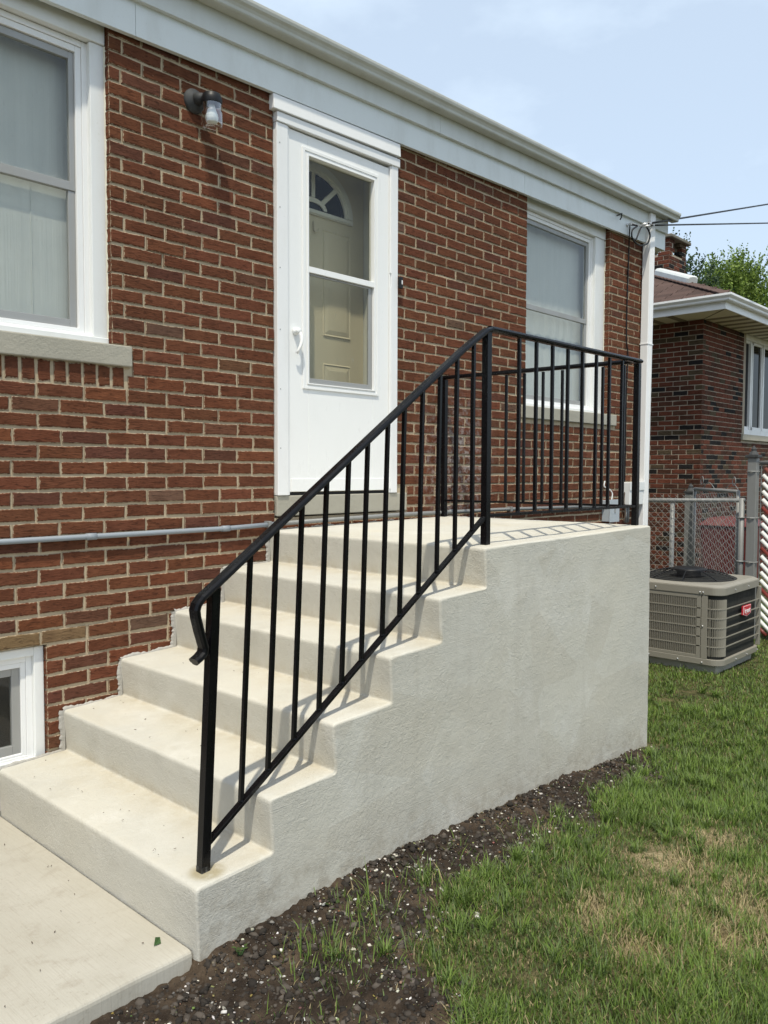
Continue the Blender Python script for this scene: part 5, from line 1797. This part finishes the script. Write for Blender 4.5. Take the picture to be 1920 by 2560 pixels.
# ------------------------------------------------------------------ grass, weeds, soil
def build_grass():
    pts = []
    # candidate points, thinned with distance from the steps
    N = 1900000
    x = nrg.uniform(-1.2, 9.2, N); y = nrg.uniform(-5.2, 1.6, N)
    d = np.hypot(x - CAM.x, y - CAM.y)
    keep = nrg.random(N) < np.clip((2.9 / d) ** 1.7, 0, 1)
    x, y, d = x[keep], y[keep], d[keep]
    bd = np.array([border_y(a) for a in x])
    nz = np.array([noise.noise(Vector((a * 5, b * 5, 0))) for a, b in zip(x, y)])
    nz2 = np.array([noise.noise(Vector((a * 2.1 + 9, b * 2.1, 3))) for a, b in zip(x, y)])
    inside = (bd + 0.09 * nz - y)
    ok = inside > nrg.uniform(-0.03, 0.10, len(x)) * 1.2
    ok |= x > 2.9
    # scattered tufts in the soil
    tuft = np.zeros(len(x))
    for cx, cy, cr, dens in ((-0.10, -1.82, .13, .45), (0.14, -1.70, .10, .5), (0.02, -2.02, .10, .25), (0.43, -1.72, .10, .3), (1.05, -1.72, .09, .3), (1.32, -1.76, .06, .4), (-0.35, -1.95, .12, .12), (1.75, -1.64, .1, .25), (2.25, -1.63, .1, .4), (0.7, -1.66, .08, .15)):
        tuft = np.maximum(tuft, dens * np.exp(-((x - cx) ** 2 + (y - cy) ** 2) / cr ** 2))
    ok |= nrg.random(len(x)) < tuft * 0.55
    ok &= ~((x > -0.46) & (x < 2.73) & (y > -1.50))
    ok &= ~((x < -0.40) & (y > -1.52))
    ok &= ~((x > -4) & (x < HX1) & (y > -0.02))
    ok &= ~((x > AX0 + .03) & (x < AX1 - .03) & (y > AY0 + .03) & (y < AY1))
    ok &= ~((x > NX) & (y > NY))
    dry = np.zeros(len(x))
    for cx, cy, cr in PATCH: dry = np.maximum(dry, np.exp(-((x - cx) ** 2 + (y - cy) ** 2) / (cr * 1.15) ** 2))
    dry = np.clip(dry * (0.8 + 0.9 * nz), 0, 1)
    ok &= ~(nrg.random(len(x)) < dry * 0.45)
    x, y, d, nz, nz2, dry = x[ok], y[ok], d[ok], nz[ok], nz2[ok], dry[ok]
    # coarse tussocks: many blades fanning from one foot
    cx_, cy_ = [], []
    tries = 0
    while len(cx_) < 330 and tries < 9000:
        tries += 1
        a, b_ = rng.uniform(-0.4, 4.2), rng.uniform(-3.4, -0.3)
        e = border_y(a) - b_
        if a > 2.9: e = 0.5
        if -0.02 < e < (0.22 if rng.random() < .45 else 2.0) and not (-0.46 < a < 2.73 and b_ > -1.53):
            cx_.append(a); cy_.append(b_)
    for a, b_ in ((0.0, -1.90), (-0.12, -1.80), (0.42, -1.70), (1.32, -1.72), (2.3, -1.58), (2.55, -1.56)): cx_.append(a); cy_.append(b_)
    per = 46
    tx = np.repeat(cx_, per) + nrg.normal(0, 0.011, len(cx_) * per); ty = np.repeat(cy_, per) + nrg.normal(0, 0.011, len(cx_) * per)
    nb0 = len(x)
    x = np.concatenate([x, tx]); y = np.concatenate([y, ty])
    d = np.hypot(x - CAM.x, y - CAM.y)
    nz = np.concatenate([nz, np.full(len(tx), 0.2)]); nz2 = np.concatenate([nz2, np.repeat(nrg.uniform(-.5, .5, len(cx_)), per)]); dry = np.concatenate([dry, np.zeros(len(tx))])
    n = len(x)
    fan = np.arange(n) >= nb0
    z = np.interp(x, GXS, GZS) - 0.006
    isdry = nrg.random(n) < (0.05 + 0.12 * np.clip(2.0 - x, 0, 1) + 0.75 * dry)
    far = np.clip((d - 3) / 4, 0, 1)
    L = nrg.uniform(0.018, 0.060, n) * (1.0 + 0.75 * nz2 + 0.3 * nz) * np.where(isdry, 0.75, 1.0) * (1 - 0.25 * far)
    tall = nrg.random(n) < 0.035
    L = np.where(tall, L * 1.7, L)
    L = np.where(fan, nrg.uniform(0.03, 0.085, n), L)
    isdry &= ~fan
    w = nrg.uniform(0.0010, 0.0022, n) * (1 + 0.9 * far)
    az = nrg.uniform(0, 2 * np.pi, n)
    bend = nrg.uniform(0.15, 1.1, n) + 0.5 * isdry + 0.35 * np.clip(nz, -1, 1)
    bend = np.where(fan, nrg.uniform(0.5, 1.5, n), bend)
    bend = np.clip(bend, 0.1, 1.7)
    dirx, diry = np.cos(az), np.sin(az)
    sx, sy = -diry, dirx
    def at(t):
        ang = bend * t
        hor = L * np.where(bend > 1e-3, (1 - np.cos(ang)) / bend, 0)
        ver = L * np.sin(ang) / bend
        hor = hor + L * t * 0.25
        return x + dirx * hor, y + diry * hor, z + ver
    P0, P1, P2 = at(0.0), at(0.55), at(1.0)
    V = np.empty((n, 5, 3))
    for i, (P, ww, s) in enumerate(((P0, 1.0, -1), (P0, 1.0, 1), (P1, 0.85, 1), (P1, 0.85, -1), (P2, 0.0, 1))):
        V[:, i, 0] = P[0] + sx * w * ww * s
        V[:, i, 1] = P[1] + sy * w * ww * s
        V[:, i, 2] = P[2]
    g0 = np.array([0.055, 0.095, 0.015]); g1 = np.array([0.215, 0.315, 0.060]); gd_ = np.array([0.44, 0.355, 0.19])
    t = np.clip(nrg.random(n) * 0.8 + 0.35 * nz2 + 0.1, 0, 1)[:, None]
    C = g0 * (1 - t) + g1 * t
    C = np.where((isdry)[:, None], gd_ * nrg.uniform(0.6, 1.1, n)[:, None], C)
    grey = (nrg.random(n) < 0.3)[:, None]
    C = np.where(grey & ~isdry[:, None], C * 0.6 + 0.4 * np.array([0.15, 0.18, 0.115]), C)
    Cv = np.repeat(C[:, None, :], 5, 1)
    idx = np.arange(n)[:, None] * 5
    tri = np.concatenate([idx + np.array([[0, 1, 2]]), idx + np.array([[0, 2, 3]]), idx + np.array([[3, 2, 4]])], 0)
    o = mesh_quads('lawn_grass', V.reshape(-1, 3), tri, Cv.reshape(-1, 3), M['grass'])
    o['kind'] = 'stuff'
build_grass()

def scatter_bits():
    """white pebbles and dark clods strewn over the bare soil"""
    t = (1 + 5 ** .5) / 2
    ico = np.array([(-1, t, 0), (1, t, 0), (-1, -t, 0), (1, -t, 0), (0, -1, t), (0, 1, t), (0, -1, -t), (0, 1, -t), (t, 0, -1), (t, 0, 1), (-t, 0, -1), (-t, 0, 1)], float) / 1.9
    fc = np.array([(0, 11, 5), (0, 5, 1), (0, 1, 7), (0, 7, 10), (0, 10, 11), (1, 5, 9), (5, 11, 4), (11, 10, 2), (10, 7, 6), (7, 1, 8), (3, 9, 4), (3, 4, 2), (3, 2, 6), (3, 6, 8), (3, 8, 9), (4, 9, 5), (2, 4, 11), (6, 2, 10), (8, 6, 7), (9, 8, 1)])
    def make(name, N, rmin, rmax, colf, sink, reach):
        V, F, C = [], [], []
        k = 0; tries = 0
        while k < N and tries < N * 30:
            tries += 1
            x = rng.uniform(-1.0, 3.0)
            y = rng.uniform(-2.75, -1.47)
            b = border_y(x)
            if x < -0.40 and y > -1.475: continue
            if x > -0.42 and y > -1.495: continue
            if y < b + rng.uniform(-reach, 0.02): continue
            if x > 2.75 and rng.random() > .3: continue
            r = rmin + (rmax - rmin) * rng.random() ** 5.0
            z = gz(x) + 0.018 * noise.noise(Vector((x * 7, y * 7, 1))) + 0.012 * noise.noise(Vector((x * 19, y * 19, 2)))
            dd_ = -1.489 - y
            if -0.42 < x < 2.75: z += 0.022 * math.exp(-(dd_ / 0.10) ** 2)
            sc = np.array([r * rng.uniform(.6, 1.3), r * rng.uniform(.6, 1.3), r * rng.uniform(.45, .9)])
            v = ico * (1 + nrg.uniform(-.42, .42, (12, 1)))
            an = rng.uniform(0, 6.28)
            v = v * sc
            v = np.stack([v[:, 0] * math.cos(an) - v[:, 1] * math.sin(an), v[:, 0] * math.sin(an) + v[:, 1] * math.cos(an), v[:, 2]], 1)
            V.append(v + np.array([x, y, z + r * sink])); F.append(fc + 12 * k)
            C.append(np.repeat(np.array([colf()]), 12, 0)); k += 1
        o = mesh_quads(name, np.concatenate(V), np.concatenate(F), np.concatenate(C), M['pebble'])
        o['kind'] = 'stuff'
    def white():
        q = 0.14 + 0.56 * rng.random() ** 0.8; return (q, q * rng.uniform(.9, .98), q * rng.uniform(.76, .92))
    def dark():
        q = 0.024 + 0.085 * rng.random() ** 2.2; return (q, q * .83, q * .68)
    make('pebbles', 4200, 0.0009, 0.0088, white, -0.02, 0.20)
    make('straw_bits', 2600, 0.0012, 0.0058, lambda: tuple(v * rng.uniform(.5, 1.1) for v in rng.choice([(0.30, 0.22, 0.12), (0.16, 0.11, 0.07), (0.22, 0.20, 0.09)])), 0.3, 0.25)
    make('soil_clods', 20000, 0.0014, 0.0145, dark, -0.05, 0.22)
scatter_bits()

# a green leaf and bits of twig dropped on the concrete
b = MB()
lx, ly = -0.462, -1.346
b.add([(lx - .020, ly - .012, .004), (lx - .004, ly + .006, .018), (lx + .018, ly + .014, .006), (lx + .004, ly - .014, .003), (lx - .002, ly - .002, .004)],
      [(0, 4, 1), (1, 4, 2), (2, 4, 3), (3, 4, 0)])
t = NT('fallen_leaf'); M['fallen'] = t.done(t.principled(rgb(0.035, 0.085, 0.022), 0.5))
tag(b.build('fallen_leaf', M['fallen']), 'small curled green leaf lying on the sidewalk', 'leaf')
b = MB()
for k in range(70):
    if k < 38:
        x = rng.uniform(-1.3, -0.45); y = rng.uniform(-1.35, -0.05); z = 0.004
    else:
        q = rng.choice([0, 0, 0, 1, 1, 2])
        x = rng.uniform(RISER_X[q] + .03, RISER_X[q + 1] - .01); y = rng.uniform(-1.35, -0.05); z = TREAD_Z[q] + 0.010
    a = rng.uniform(0, 3.14); L = rng.uniform(0.003, 0.009)
    b.tube([(x, y, z), (x + L * math.cos(a), y + L * math.sin(a), z + .001)], rng.uniform(0.0007, 0.0016), 4)
o = b.build('twig_bits', M['bark']); tag(o, kind='stuff')
# a weed with round leaves at the foot of the steps
def weed(x, y, z, label, n, s):
    r = random.Random(int(x * 100))
    root = thing('weed', label, 'weed', (x, y, z), 'weeds in the bare soil')
    st, V, C = MB(), [], []
    for k in range(n):
        a = r.uniform(0, 6.28); h = r.uniform(.4, 1) * s
        tip = Vector((x + math.cos(a) * h * .7, y + math.sin(a) * h * .7, z + h))
        st.tube([(x, y, z - .01), tip], 0.0011, 4)
        e = Vector((math.cos(a), math.sin(a), .3)).normalized() * s * .35; w = Vector((-math.sin(a), math.cos(a), 0)) * s * .22
        V.append([tip - e * .4, tip + w, tip + e, tip - w])
        q = r.uniform(.7, 1.2); C.append([(0.075 * q, 0.12 * q, 0.03 * q)] * 4)
    st.build('stem', M['fallen'], root)
    V = np.array([[tuple(p) for p in l] for l in V]).reshape(-1, 3)
    mesh_quads('foliage', V, np.arange(len(V)).reshape(-1, 4), np.array(C).reshape(-1, 3), M['leaf'], root)
weed(0.07, -1.60, -0.02, 'lone green weed in the bare soil by the steps', 7, 0.04)
weed(2.62, -1.60, -0.11, 'low weed by the far lower corner of the concrete steps', 7, 0.05)
weed(-0.30, -1.56, -0.02, 'tiny yellow green weed at the near corner of the steps', 8, 0.03)
